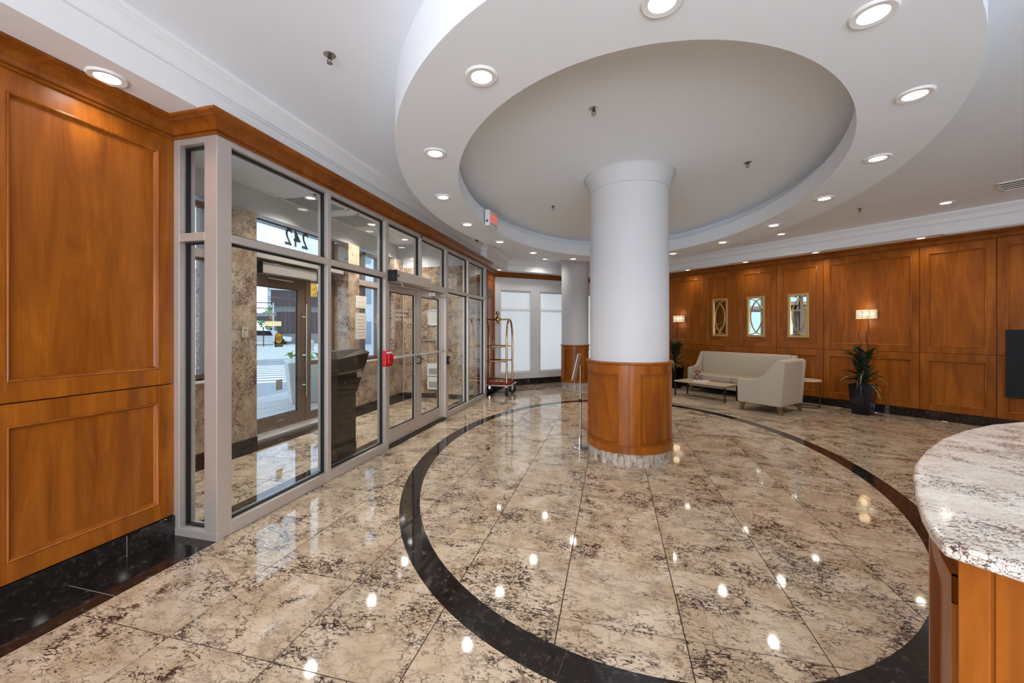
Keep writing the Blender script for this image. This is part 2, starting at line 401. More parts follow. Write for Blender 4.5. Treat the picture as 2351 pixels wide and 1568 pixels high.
# ------------------------------------------------------------------ ceiling, ring and soffits
big = [(-3.3, BACKV - .1), (REND[0] + .1, BACKV - .1), (REND[0] + .1, REND[1] + .1), (COR[0], COR[1] + .2), (-3.3, 10.1)]
tag(MB().prism(big, ZC, ZC + .1).build('ceiling', CEIL), 'flat white ceiling over the lobby', 'ceiling', kind='structure')
def ellipse_ring(name, c, prof, m, n=160):
    rings = []
    for k in range(n):
        t = 2 * PI * k / n; rings.append([(c[0] + a * math.cos(t), c[1] + b * math.sin(t), z) for a, b, z in prof])
    rings.append(rings[0]); return MB().loft(rings, cap=False).build(name, m, smooth=30)
OA, OB, IA, IB = 2.47, 3.77, 1.95, 3.12
tag(ellipse_ring('ceiling', EC, [(OA, OB, ZC + .02), (OA, OB, ZR), (IA, IB, ZR), (IA, IB, ZR + .20), (IA + .13, IB + .13, ZR + .20), (IA + .13, IB + .13, ZC + .02)], CEIL),
    'dropped white oval ring of the lobby ceiling with recessed lamps', 'ceiling', kind='structure')
BASEP = [(UL, BACKV), (UL, V1), (UR, V1), FA, COR, REND]
tag(sweep('trim_1', BASEP, [(-.05, ZS), (.39, ZS), (.39, 3.190), (.404, 3.193), (.408, 3.203), (.400, 3.210), (.416, 3.214), (.418, 3.226), (.420, 3.246), (.430, 3.270), (.450, 3.294), (.478, 3.310), (.480, 3.318), (.496, 3.322), (.500, 3.334), (.500, 3.355), (-.05, 3.40)], FASC, 25),
    'white soffit and fascia with plaster cornice round the lobby', 'soffit', kind='structure')
CROWN = [(0, 2.915), (.016, 2.915), (.022, 2.925), (.016, 2.935), (.030, 2.938), (.032, 2.948), (.033, 2.962), (.038, 2.976), (.050, 2.990), (.070, 3.001), (.094, 3.007), (.096, 3.014), (.110, 3.017), (.122, 3.026), (.122, 3.045), (0, 3.045)]
tag(sweep('trim_2', [(UL, BACKV), (UL, V0), (UG, V0), (UG, V1), (UR, V1), FA, COR, REND], CROWN, WOODD, 25),
    'moulded maple crown running over the timber walls and glazed front', 'crown', kind='structure')

# ------------------------------------------------------------------ timber walls
def wall_obj(name, label, origin, ang, x0, x1, z0, z1, m, thick=.15):
    w = MB().box(x0, x1, .035, thick, z0, z1).build(name, m, loc=(origin[0], origin[1], 0), rz=ang)
    return tag(w, label, 'wall', kind='structure')
def panel(wall, x0, x1, z0, z1, sw=.10, rb=.11, rt=.12, m=WOOD):
    gp = .004; x0 += gp; x1 -= gp; z0 += gp; z1 -= gp
    a0, a1, b0, b1 = x0 + sw, x1 - sw, z0 + rb, z1 - rt
    f = MB()
    f.box(x0, a0, 0, .034, z0, z1); f.box(a1, x1, 0, .034, z0, z1); f.box(a0, a1, 0, .034, z0, b0); f.box(a0, a1, 0, .034, b1, z1)
    p = f.build('wood_panel', m, wall, bevel=.002)
    MB().box(a0 - .002, a1 + .002, .020, .036, b0 - .002, b1 + .002).build('panel_field', m, p)
    prof = [(0, 0.020), (0, -.003), (.005, -.006), (.010, -.003), (.014, .004), (.017, .012), (.024, .020)]
    rings = []
    for cx, cz, sx, sz in ((a0, b0, 1, 1), (a1, b0, -1, 1), (a1, b1, -1, -1), (a0, b1, 1, -1), (a0, b0, 1, 1)):
        rings.append([(cx + sx * o, y, cz + sz * o) for o, y in prof])
    MB().loft(rings, cap=False, close=False).build('panel_moulding', m, p, smooth=50)
    return p
ZP0, ZP1, ZP2 = .150, 1.12, 2.925
def timber_wall(wall, xs, ex=None):
    for a, b in zip(xs[:-1], xs[1:]):
        panel(wall, a, b, ZP0, ZP1); panel(wall, a, b, ZP1, ZP2)
def skirting(wall, cuts, m=BLACK, h=.147):
    for a, b in zip(cuts[:-1], cuts[1:]):
        MB().box(a + .001, b - .001, -.012, .034, 0, h).build('skirting_slab', m, wall, bevel=.002)
wl = wall_obj('wall_left', 'honey maple panelled wall left of the glazed front', (UL, 0), PI / 2, BACKV, V0, 0, 3.04, WOODD)
timber_wall(wl, [BACKV, -1.5, -.55, .35, 1.30, 2.249]); skirting(wl, [BACKV, -.5, .75, 1.942, 2.247])
MB().box(1.9412, 1.9428, -.0125, .03, .004, .145).build('skirting_joint', PALEGROUT, wl)
wl2 = wall_obj('wall_left', 'narrow maple panelled return behind the luggage cart', (UR, 0), PI / 2, V1, 10.114, 0, 3.04, WOODD)
timber_wall(wl2, [V1, 9.35, 10.11]); skirting(wl2, [V1, 10.11])
gr = MB()
for k in range(5): gr.box(9.45 + k * .085, 9.515 + k * .085, -.006, .0, 2.36, 2.52)
gr.box(9.42, 9.90, -.004, .006, 2.33, 2.55); gr.build('air_grille', LEGW, wl2)
wr = wall_obj('wall_right', 'long maple panelled wall with sconces and mirrors', RP, RANG, -5.25, 6.0, 0, 3.04, WOODD)
timber_wall(wr, [-5.2, -3.80, -2.427, -1.58, -.748, .101, 1.479, 2.324, 3.70, 4.6, 6.0]); skirting(wr, [-5.2, -3.0, -1.2, .55, 1.95, 3.4, 6.0])
tag(MB().box(0, REND[0] + .2, 0, .1, 0, .5).build('wall_back', WHITE, loc=(-3.2, BACKV - .1, 0)), 'white wall below the added light opening behind the viewer', 'wall', kind='structure')  # open band above is added to let light in; no windows stand here
wb = tag(MB().box(-3.2, REND[0] + .2, BACKV - .1, BACKV, 2.6, 3.4).build('wall_back', WHITE), 'white wall above the added light opening behind the viewer', 'wall', kind='structure')
tag(MB().box(REND[0], REND[0] + .1, BACKV, REND[1] + .05, 0, 3.4).build('wall_side', WHITE), 'white side wall beyond the reception desk', 'wall', kind='structure')

# far white wall with two shaded windows
wf = wall_obj('wall_far', 'white wall with tall shaded windows at the far end', FA, FANG, -.05, .155, 0, 3.04, SATIN, .2)
FT = [(.155, 1.12), (1.379, 2.345), (2.605, 3.565)]; FZ0, FZ1 = .335, 2.60
xx = [(1.12, 1.379), (2.345, 2.605), (3.565, 4.3)]
for a, b in xx: MB().box(a, b, .035, .2, 0, 3.04).build('wall_pier', SATIN, wf)
for a, b in FT:
    MB().box(a, b, .035, .2, 0, FZ0).build('wall_apron', SATIN, wf); MB().box(a, b, .035, .2, FZ1, 3.04).build('wall_head', SATIN, wf)
skirting(wf, [-.03, 1.73, 4.27], h=.17)
for k, (a, b) in enumerate(FT):
    w = thing('window_%d' % (k + 1), ['left shaded window in the far white wall', 'shaded window beside the far small column', 'shaded window hidden behind the columns'][k], 'window', (FA[0], FA[1], 0), FANG, kind='structure')
    fr_ = MB(); y0, y1 = .025, .09
    fr_.box(a - .02, a + .03, y0, y1, FZ0, FZ1); fr_.box(b - .03, b + .02, y0, y1, FZ0, FZ1); fr_.box(a, b, y0, y1, FZ1 - .03, FZ1 + .02); fr_.box(a - .03, b + .03, .015, y1, FZ0 - .035, FZ0 + .015)
    fr_.box(a, b, .10, .13, 2.02, 2.06)
    fr_.build('window_frame', SATIN, w, bevel=.004)
    MB().box(a + .02, b - .02, .080, .083, FZ0 + .017, FZ1 - .04).build('roller_blind', BLIND, w)
    MB().tube([(a + .03, .075, FZ1 - .05), (b - .03, .075, FZ1 - .05)], .022, 10).build('blind_roller', SATIN, w, smooth=40)
    MB().box(a + .02, b - .02, .072, .090, FZ0 + .016, FZ0 + .04).build('blind_bar', SATIN, w)
    MB().box(a + .03, b - .03, .135, .141, FZ0 + .01, FZ1 - .02).build('pane', GLASSO, w)

# ------------------------------------------------------------------ glazed front
gl = thing('window_4', 'aluminium and glass front wall of the entrance vestibule', 'glazing', (0, 0, 0), kind='structure')
UF, UBk = UG, UG - .115
def member(u0, u1, v0, v1, z0, z1, name='mullion', m=ALU, parent=gl): return MB().box(u0, u1, v0, v1, z0, z1).build(name, m, parent, bevel=.002)
ZT0, ZT1, ZH = 2.165, 2.225, 2.872
member(UBk, UF, V0, 2.362, 0, 2.93, 'corner_post')
member(UL - .06, -3.094, V0 - .003, V0 + .115, 0, 2.93, 'side_jamb')
for a, b in ((3.392, 3.442), (4.431, 4.507), (6.300, 6.397), (7.370, 7.422), (8.430, 8.550)): member(UBk, UF, a, b, 0, 2.93)
member(UBk, UF, 5.372, 5.418, ZT1 - .06, 2.93)
spans = [(2.362, 3.392), (3.442, 4.431), (6.397, 7.370), (7.422, 8.430)]
for a, b in spans:
    member(UBk, UF, a, b, 0, .095, 'sill_rail'); member(UBk, UF, a, b, ZT0, ZT1, 'transom_bar'); member(UBk, UF, a, b, ZH, 2.93, 'head_rail')
member(UBk, UF, 4.507, 6.300, 2.125, ZT1, 'transom_bar'); member(UBk, UF, 4.507, 6.300, ZH, 2.93, 'head_rail')
member(-3.094, -2.86, V0, V0 + .115, 0, .06, 'sill_rail'); member(-3.094, -2.86, V0, V0 + .115, ZT0, ZT1, 'transom_bar'); member(-3.094, -2.86, V0, V0 + .115, ZH, 2.93, 'head_rail')
MB().box(UL - .0, UF + .006, V0 - .006, V0 + .05, 0, .055).build('sill_plate', ALU, gl, bevel=.002)
def pane_v(a, b, z0, z1, u=UG - .058, parent=gl):            # pane lying along the front
    gk = MB(); w = .014
    for (p, q, r, s) in ((a, a + w, z0, z1), (b - w, b, z0, z1), (a, b, z0, z0 + w), (a, b, z1 - w, z1)): gk.box(u - .016, u + .016, p, q, r, s)
    gk.build('gasket', RUB, parent)
    MB().box(u - .003, u + .003, a + .004, b - .004, z0 + .004, z1 - .004).build('pane', GLASS, parent)
def pane_u(a, b, z0, z1, v, parent=gl):
    gk = MB(); w = .012
    for (p, q, r, s) in ((a, a + w, z0, z1), (b - w, b, z0, z1), (a, b, z0, z0 + w), (a, b, z1 - w, z1)): gk.box(p, q, v - .016, v + .016, r, s)
    gk.build('gasket', RUB, parent)
    MB().box(a + .004, b - .004, v - .003, v + .003, z0 + .004, z1 - .004).build('pane', GLASS, parent)
for a, b in spans: pane_v(a, b, .095, ZT0); pane_v(a, b, ZT1, ZH)
pane_v(4.507, 5.372, ZT1, ZH); pane_v(5.418, 6.300, ZT1, ZH)
pane_u(-3.094, -2.86, .06, ZT0, V0 + .058); pane_u(-3.094, -2.86, ZT1, ZH, V0 + .058)
# far return of the front, closed by a maple cheek
cheek = MB().box(UL - .05, UBk - .001, 8.50, 8.55, 0, 3.05).build('wall_return', WOODD)
tag(cheek, 'maple cheek closing the end of the glazed front', 'wall', kind='structure')

def leaf_door(name, label, a, b, ga, gb, m, u0, u1, z0, z1, gz0, gz1, gm=GLASS):
    d = thing(name, label, 'door', (0, 0, 0), kind='structure')
    f = MB()
    f.box(u0, u1, a, ga, z0, z1); f.box(u0, u1, gb, b, z0, z1); f.box(u0, u1, ga, gb, z0, gz0); f.box(u0, u1, ga, gb, gz1, z1)
    f.build('door_frame', m, d, bevel=.002)
    um = (u0 + u1) / 2; w = .01; gk = MB()
    for (p, q, r, s) in ((ga, ga + w, gz0, gz1), (gb - w, gb, gz0, gz1), (ga, gb, gz0, gz0 + w), (ga, gb, gz1 - w, gz1)): gk.box(um - .012, um + .012, p, q, r, s)
    gk.build('gasket', RUB, d)
    MB().box(um - .003, um + .003, ga + .003, gb - .003, gz0 + .003, gz1 - .003).build('pane', gm, d)
    return d
d1 = leaf_door('door_1', 'glass vestibule door leaf below the operator box, near leaf', 4.512, 5.400, 4.615, 5.292, ALU, -2.845, -2.80, .028, 2.122, .215, 2.012)
d2 = leaf_door('door_2', 'glass vestibule door leaf nearer the luggage cart', 5.408, 6.296, 5.505, 6.150, ALU, -2.845, -2.80, .028, 2.122, .215, 2.012)
MB().box(-2.86, -2.745, 4.507, 6.30, 0, .022).build('threshold', DKMET, gl)
for d, a, b in ((d1, 4.60, 5.33), (d2, 5.47, 6.20)):
    MB().tube([(-2.80, a, 1.148), (-2.735, a + .03, 1.148), (-2.725, a + .08, 1.15), (-2.725, b - .08, 1.155), (-2.735, b - .03, 1.153), (-2.80, b, 1.153)], .013, 8).build('push_bar', ALUS, d, smooth=50)
MB().tube([(-2.80, 5.375, 1.115), (-2.745, 5.375, 1.11), (-2.745, 5.375, 1.02), (-2.80, 5.375, 1.015)], .010, 8).build('door_handle', BLKP, d1, smooth=50)
for k, s_ in enumerate(('THIS DOOR IS AUTO', 'IN EMERGENCY', 'PUSH TO OPEN')):
    text_part('door_lettering', s_, WHITEDEC, .050, d1, frame_mtx((-2.825, 4.93, 1.775 - k * .062), (0, -1, 0), (0, 0, 1), .95, 1), .0006)
MB().box(-2.800, -2.745, 5.86, 6.05, 2.05, 2.11).build('closer_body', STEEL, d2, bevel=.004)
MB().tube([(-2.73, 5.80, 2.045), (-2.66, 6.15, 2.04), (-2.70, 6.42, 2.06)], .008, 6).build('closer_arm', STEEL, d2)
# door operator
op = thing('door_operator', 'long beige automatic door operator box with black end over the vestibule doors', 'door operator', (-2.685, 4.486, 2.13))
MB().box(-.062, .065, .012, .98, 0, .135).build('housing', ALU, op, bevel=.004)
MB().box(-.066, .068, -.002, .012, -.004, .139).build('end_cap', BLKP, op, bevel=.003)
MB().box(.065, .067, .03, .055, .05, .085).build('switch', BLKP, op)
MB().tube([(-.02, .25, -.002), (.01, .25, -.045), (.03, .60, -.05)], .009, 8).build('arm', STEEL, op)
MB().tube([(.03, .60, -.05), (-.10, .10, -.075)], .009, 8).build('linkage', STEEL, op)
# fire alarm pull station
pu = thing('fire_alarm_pull', 'bright red fire alarm pull station on the door mullion', 'fire alarm', (-2.745, 4.425, 1.06))
MB().box(0, .055, -.075, .075, 0, .195).build('box', REDP, pu, bevel=.006)
MB().box(.055, .082, -.045, .065, .03, .15).build('handle', REDP, pu, bevel=.01)
MB().box(.0, .07, .076, .080, -.01, .2).build('clear_guard', GLASS, pu)
MB().box(.0551, .0565, -.06, .06, .158, .182).build('label_strip', WHITEDEC, pu)
rd = thing('card_reader', 'small black card reader on the mullion past the vestibule doors', 'card reader', (-2.745, 6.35, .92))
MB().box(0, .03, -.045, .045, 0, .14).build('body', BLKP, rd, bevel=.005); MB().box(.03, .032, -.02, .02, .05, .09).build('key_slot', STEEL, rd)
stb = MB().box(0, .02, -.05, .05, 0, .095).build('alarm_indicator', mat('dark_red_plastic', (.22, .008, .015), .35), loc=(-2.36, 6.75, 3.09), bevel=.004)
tag(stb, 'small dark red alarm indicator on the white fascia above the crown', 'indicator')

# ------------------------------------------------------------------ vestibule
VU = -4.58; VO = -4.93; VA, VB = V0, 8.13
fv_ = MB().box(VO, UBk, VA, 8.5, -.15, -.004).build('floor', GROUT); tag(fv_, 'granite tile floor of the entrance vestibule', 'floor', kind='structure')
lay(fv_, [(-4.30, VA), (-3.17, VA), (-3.17, VB), (-4.30, VB)], -4.6, -3.0, VA - .6, VB)
for a in range(10): MB().box(-3.168, UBk, VA + a * .63 + .002, VA + a * .63 + .628, -.012, 0).build('border_slab', BLACK, fv_)
MB().box(VO, -4.303, VA, VB, -.012, 0).build('threshold_slab', BLACK, fv_)
tag(MB().box(-5.1, UL, VA - .1, 8.6, 3.42, 3.52).build('ceiling', CEIL), 'white ceiling over the entrance vestibule', 'ceiling', kind='structure')
tag(MB().box(-5.1, UL - .151, VA - .1, VA, 0, 3.42).build('wall_vestibule', WHITE), 'white near end wall of the vestibule', 'wall', kind='structure')
tag(MB().box(UL - .02, UL, VA, V1, 3.04, 3.42).build('wall_vestibule', WHITE), 'white downstand above the glazed front inside the vestibule', 'wall', kind='structure')
we = tag(MB().box(-5.1, UBk, VB, VB + .1, 0, 3.42).build('wall_end', WHITE), 'granite clad far end wall of the vestibule', 'wall', kind='structure')
for a, b in ((-4.56, -3.97), (-3.966, -3.40), (-3.396, -2.87)):
    for z0, z1 in ((.10, 1.02), (1.024, 1.96), (1.964, 2.90)):
        MB().box(a, b, VB - .02, VB - .0005, z0, z1).build('granite_slab', GRANW, we)
MB().box(-4.56, UBk, VB - .03, VB - .001, 0, .098).build('skirting_slab', BLACK, we)
wo_ = tag(MB().box(-5.08, VU - .13, VA, 8.2, 3.10, 3.42).build('wall_outer', WHITE), 'street wall of the vestibule with granite piers', 'wall', kind='structure')
def slab(a, b, z0, z1, u0=VO, u1=VU): return MB().box(u0, u1, a, b, z0, z1).build('granite_slab', GRANW, wo_)
for z0, z1 in ((.10, 1.50), (1.504, 3.06)): slab(3.77, 4.30, z0, z1); slab(6.194, 6.51, z0, z1); slab(7.75, VB - .021, z0, z1)
slab(VA, 3.77, .10, .93); slab(6.51, 7.75, .10, .93)
for a, b in ((VA, 4.30), (6.194, VB - .03)): MB().box(VO, VU + .012, a, b, 0, .098).build('skirting_slab', BLACK, wo_)
def street_window(n, label, a, b, muls):
    w = thing('window_%d' % n, label, 'window', (0, 0, 0), kind='structure'); f = MB(); u0, u1 = -4.80, -4.70
    f.box(u0, u1, a, a + .06, .93, 3.03); f.box(u0, u1, b - .06, b, .93, 3.03)
    for m_ in muls: f.box(u0, u1, m_, m_ + .07, .93, 3.03)
    for z0, z1 in ((.93, .99), (2.34, 2.44), (2.97, 3.03)): f.box(u0, u1, a, b, z0, z1)
    f.build('window_frame', BRONZE, w, bevel=.002)
    MB().box(-4.82, VU + .03, a, b, .90, .93).build('window_sill', SATIN, w)
    MB().box(-4.70, VU - .05, a, b, 2.36, 2.46).build('window_transom', ALU, w)
    for z0, z1 in ((.99, 2.34), (2.44, 2.97)): MB().box(-4.752, -4.746, a + .06, b - .06, z0, z1).build('pane', GLASSO, w)
street_window(5, 'tall street window left of the granite pier with the intercom', VA, 3.77, [2.9])
street_window(6, 'tall street window right of the granite pier with taped papers', 6.51, 7.75, [6.80, 7.30])
# street door set
ds = thing('window_7', 'bronze framed glazed screen round the street door', 'glazing', (0, 0, 0), kind='structure')
UD0, UD1 = -4.94, -4.87
f = MB()
f.box(UD0, UD1, 4.30, 4.44, 0, 3.14); f.box(UD0, UD1, 5.50, 5.61, 0, 2.62); f.box(UD0, UD1, 6.10, 6.194, 0, 3.14)
f.box(UD0, UD1, 4.44, 6.10, 2.30, 2.62); f.box(UD0, UD1, 4.44, 6.10, 3.10, 3.14); f.box(UD0, UD1, 5.61, 6.10, 0, .16); f.box(UD0, UD1, 5.61, 6.10, .93, 1.0)
f.build('screen_frame', BRONZE, ds, bevel=.002)
MB().box(UD1, -4.66, 4.31, 6.18, 2.50, 2.64).build('transom_casing', ALU, ds, bevel=.003)
for z0, z1 in ((.16, .93), (1.0, 2.30)): MB().box(-4.908, -4.902, 5.61, 6.10, z0, z1).build('pane', GLASSO, ds)
MB().box(-4.908, -4.902, 4.44, 6.10, 2.62, 3.10).build('pane', GLASSO, ds)
for k, ch in enumerate('242'):
    text_part('street_number', ch, DARKDEC, .37, ds, frame_mtx((-4.895, 5.51 - .172 * k, 2.950), (0, -1, 0), (0, 0, 1), .82, 1.0), .001, .005)
d3 = leaf_door('door_3', 'bronze framed glass street door with long pull bar', 4.445, 5.495, 4.56, 5.345, BRONZE, -4.935, -4.88, .03, 2.295, .224, 2.145, GLASSO)
MB().tube([(-4.83, 5.47, .42), (-4.83, 5.47, 1.93)], .014, 10).build('pull_bar', STEEL, d3, smooth=50)
for z in (.62, 1.10, 1.72): MB().tube([(-4.88, 5.43, z), (-4.83, 5.47, z)], .009, 8).build('bar_bracket', STEEL, d3)
MB().box(-4.879, -4.872, 4.93, 5.05, .13, .16).build('floor_lock', STEEL, d3)
MB().box(-4.9, -4.60, 4.32, 6.18, .0, .03).build('threshold_plate', ALU, ds)
op2 = thing('door_operator', 'long beige operator box over the street door', 'door operator', (-4.80, 4.50, 2.31))
MB().box(-.07, .10, .01, 1.05, 0, .15).build('housing', ALU, op2, bevel=.004); MB().box(-.075, .104, -.01, .01, -.004, .154).build('end_cap', BLKP, op2)
MB().tube([(-.03, .2, 0), (.0, .2, -.05), (.03, .62, -.06)], .011, 8).build('arm', STEEL, op2)
# stickers on the street door
st = thing('caution_sticker', 'yellow and black rounded CAUTION sticker on the street door glass', 'sticker', (-4.900, 4.985, 1.253))
arcp = [(-.0745, 0), (.0745, 0), (.0745, .135)] + [(.0745 * math.cos(t), .135 + .083 * math.sin(t)) for t in [PI * k / 12 for k in range(1, 12)]] + [(-.0745, .135)]
MB().extrude([(0, x, z) for x, z in arcp], (.0008, 0, 0)).build('backing', BLKDEC, st)
ty = [(.062 * math.cos(t), .138 + .070 * math.sin(t)) for t in [PI * k / 12 for k in range(13)]]
MB().extrude([(.0009, x, z) for x, z in ty], (.0006, 0, 0)).build('yellow_dome', YEL, st)
tb2 = [(.060 * math.cos(t), .107 + .052 * math.sin(t)) for t in [PI + PI * k / 12 for k in range(13)]]
MB().extrude([(.0009, x, z) for x, z in tb2], (.0006, 0, 0)).build('yellow_bowl', YEL, st)
text_part('lettering', 'CAUTION', WHITEDEC, .030, st, frame_mtx((.002, 0, .122), (0, 1, 0), (0, 0, 1)), .0004)
text_part('lettering', 'AUTOMATIC', BLKDEC, .019, st, frame_mtx((.002, 0, .152), (0, 1, 0), (0, 0, 1)), .0004)
text_part('lettering', 'DOOR', BLKDEC, .021, st, frame_mtx((.002, 0, .090), (0, 1, 0), (0, 0, 1)), .0004)
text_part('lettering', 'ACTIVATE SWITCH', WHITEDEC, .016, st, frame_mtx((.002, 0, .036), (0, 1, 0), (0, 0, 1)), .0004)
text_part('lettering', 'TO OPERATE', WHITEDEC, .017, st, frame_mtx((.002, 0, .014), (0, 1, 0), (0, 0, 1)), .0004)
tag(MB().box(-.0006, .0006, -.06, .06, 0, .155).build('paper_sheet', mat('grey_sticker', (.33, .30, .27), .8), loc=(-4.898, 4.99, .60)), 'plain grey square sticker low on the street door glass', 'sticker')
def notice(name, label, cat, loc, sx, sz, along, lines, m=PAPER, grp=None):
    t = thing(name, label, cat, loc, 0, grp)
    if along == 'v': MB().box(0, .002, -sx / 2, sx / 2, 0, sz).build('sheet', m, t)
    else: MB().box(-sx / 2, sx / 2, -.002, 0, 0, sz).build('sheet', m, t)
    for k in range(lines):
        z = sz * (.86 - .74 * k / max(1, lines - 1)); w = sx * (.36 if k % 3 else .25)
        if along == 'v': MB().box(.002, .0026, -w, w, z, z + sz * .012).build('text_line', INK, t)
        else: MB().box(-w, w, -.0026, -.002, z, z + sz * .012).build('text_line', INK, t)
    return t
notice('taped_paper', 'small upper paper taped by the window edge of the granite pier', 'paper', (VU + .004, 6.56, 1.915), .33, .23, 'v', 3)
notice('taped_paper', 'larger lower paper taped by the window edge of the granite pier', 'paper', (VU + .004, 6.555, 1.336), .34, .49, 'v', 7)
nf = notice('framed_notice', 'white framed typed notice on the vestibule end wall', 'notice', (-3.80, VB - .022, 1.62), .30, .32, 'u', 8, WHITEDEC)
fr2 = MB()
for (a, b, c, d) in ((-.165, -.145, -.01, .33), (.145, .165, -.01, .33), (-.165, .165, -.01, .01), (-.165, .165, .31, .33)): fr2.box(a, b, -.012, 0, c, d)
fr2.build('frame', SATIN, nf)
for z, lb in ((.49, 'upper white slotted intercom cabinet low on the vestibule end wall'), (.20, 'lower white slotted heater grille near the vestibule floor')):
    c = thing('wall_cabinet', lb, 'cabinet', (-3.80, VB - .022, z))
    MB().box(-.16, .16, -.05, 0, 0, .275).build('body', SATIN, c, bevel=.006)
    for k in range(7): MB().box(-.11 + k * .032, -.095 + k * .032, -.053, -.05, .04, .17).build('slot', INK, c)
ht = thing('wall_hook_rail', 'short chrome rail on the vestibule end wall below the notice', 'rail', (-3.93, VB - .02, 1.26))
MB().tube([(-.16, -.03, 0), (.16, -.03, 0)], .012, 8).build('bar', CHROME, ht); 
for x in (-.14, .14): MB().tube([(x, 0, 0), (x, -.03, 0)], .008, 6).build('bracket', CHROME, ht)
ic = thing('door_button_plate', 'ivory door button plate on the granite pier beside the street door', 'switch', (VU, 4.12, 1.415))
MB().box(0, .012, -.045, .045, 0, .13).build('plate', IVORY, ic, bevel=.003)
MB().lathe([(.018, 0), (.018, .006)], n=16).build('button', IVORY, ic).matrix_local = Matrix.Translation((.012, 0, .04)) @ Matrix.Rotation(PI / 2, 4, 'Y')
MB().box(.012, .013, -.02, .02, .09, .105).build('label_strip', INK, ic)
# enterphone kiosk, seen from behind through the glass
kz = thing('enterphone_kiosk', 'dark bronze enterphone pedestal with hooded head behind the glass front', 'kiosk', (-2.96, 3.76, 0))
MB().box(-.14, .03, .0, .34, 0, .80).build('pedestal', BRZK, kz, bevel=.004)
hd = MB(); hd.loft([[(.045, -.005, .79), (.045, .345, .79), (-.15, .345, .79), (-.15, -.005, .79)], [(.045, -.0, 1.19), (.045, .585, 1.235), (-.17, .585, 1.235), (-.17, -.0, 1.19)]]); hd.build('head', BRZK, kz, bevel=.003)
MB().loft([[(.05, -.0, 1.19), (.05, .59, 1.236), (-.175, .59, 1.236), (-.175, -.0, 1.19)], [(-.02, .03, 1.275), (-.02, .54, 1.285), (-.15, .54, 1.285), (-.15, .03, 1.275)]]).build('hood', mat('bronze_hood', (.09, .07, .05), .35, .4), kz)
MB().box(.044, .052, .0, .44, 1.02, 1.04).build('shelf_edge', mat('brown_edge', (.16, .11, .06), .4), kz)
MB().box(.044, .050, .34, .43, .955, 1.045).build('data_plate', mat('plate_grey', (.36, .31, .27), .5), kz)
MB().box(.031, .036, .0, .338, .12, .20).build('kick_band', BLKP, kz)
for y in (.12, .24, .31): MB().sphere((.05, y, .92), .008, 8, 6).build('screw', CHROME, kz)
# vestibule ceiling fittings
def grille(name, label, loc, sx, sy, rz, n, m1, m2, grp=None):
    t = thing(name, label, 'vent', loc, rz, grp)
    f = MB()
    for (a, b, c, d) in ((-sx / 2, -sx / 2 + .03, -sy / 2, sy / 2), (sx / 2 - .03, sx / 2, -sy / 2, sy / 2), (-sx / 2, sx / 2, -sy / 2, -sy / 2 + .03), (-sx / 2, sx / 2, sy / 2 - .03, sy / 2)): f.box(a, b, c, d, -.012, 0)
    f.build('frame', m1, t); MB().box(-sx / 2 + .02, sx / 2 - .02, -sy / 2 + .02, sy / 2 - .02, -.002, 0).build('backing', m2, t)
    sl = MB().box(-sx / 2 + .03, sx / 2 - .03, -.006, .006, -.010, -.003).mesh('slat', m1)
    for k in range(n): inst(sl, 'slat', t, (0, -sy / 2 + .045 + (sy - .09) * k / (n - 1), 0))
    return t
grille('ceiling_vent', 'near square return air grille in the vestibule ceiling', (-4.36, 5.12, 3.42), .62, .75, 0, 14, TRIMR, DKMET)
grille('ceiling_vent', 'far return air grille in the vestibule ceiling', (-4.36, 6.10, 3.42), .62, .75, 0, 14, TRIMR, DKMET)

# ------------------------------------------------------------------ recessed lamps
TR_ME = MB().lathe([(.058, -.002), (.062, -.010), (.088, -.012), (.096, -.004), (.096, .004), (.058, .004)], n=36, cap=False).mesh('trim_ring', TRIMR, 30)
LE_ME = MB().lathe([(.0, -.004), (.059, -.004)], n=32, cap=False).mesh('lens', LENS)
def downlight(loc, label, grp, w=LAMP_W, col=(1.0, .95, .89), sc=1.0, ang=150):
    t = thing('recessed_light', label, 'ceiling light', loc, 0, grp)
    inst(TR_ME, 'trim_ring', t, (0, 0, 0), sc=(sc, sc, 1)); inst(LE_ME, 'lens', t, (0, 0, 0), sc=(sc, sc, 1))
    d = bpy.data.lights.new('lamp_light', 'SPOT'); d.energy = w; d.color = col; d.spot_size = math.radians(ang); d.spot_blend = .8; d.shadow_soft_size = .055
    o = bpy.data.objects.new('lamp_light', d); COL.objects.link(o); o.parent = t; o.location = (0, 0, -.03)
    return t
RL = [(-.75, 2.24), (-1.46, 3.12), (-1.86, 4.18), (-2.01, 5.36), (-1.87, 6.56), (-1.5, 7.66), (-.81, 8.53), (.22, 8.83), (1.16, 8.42), (1.84, 7.54), (2.25, 6.48), (2.35, 5.29), (2.25, 4.16), (1.87, 3.09), (1.2, 2.25), (.22, 1.93)]
RLB = ['lamp on the left of the oval ring, second from the viewer', 'lamp on the left of the oval ring, third from the viewer', 'lamp on the left of the oval ring, fourth, before the exit sign', 'lamp on the left of the oval ring, fifth, below the exit sign', 'lamp on the left of the oval ring, sixth, past the exit sign', 'lamp on the left of the oval ring, seventh from the viewer', 'lamp on the left of the oval ring just before the far small column', 'lamp of the oval ring hidden behind the large column', 'lamp at the far right of the oval ring touching the large column', 'lamp on the right of the oval ring, sixth from the viewer', 'lamp on the right of the oval ring, fifth from the viewer', 'lamp on the right of the oval ring, fourth from the viewer', 'lamp on the right of the oval ring, third from the viewer', 'lamp on the right of the oval ring, second from the viewer', 'largest lamp on the right of the oval ring near the top edge', 'lamp of the oval ring cut by the top edge of the view']
for p, lb in zip(RL, RLB): downlight((*p, ZR), lb, 'lamps in the oval ring')
def offs(s, o, z): return (RP.x + RD.x * s + RN.x * o, RP.y + RD.y * s + RN.y * o, z)
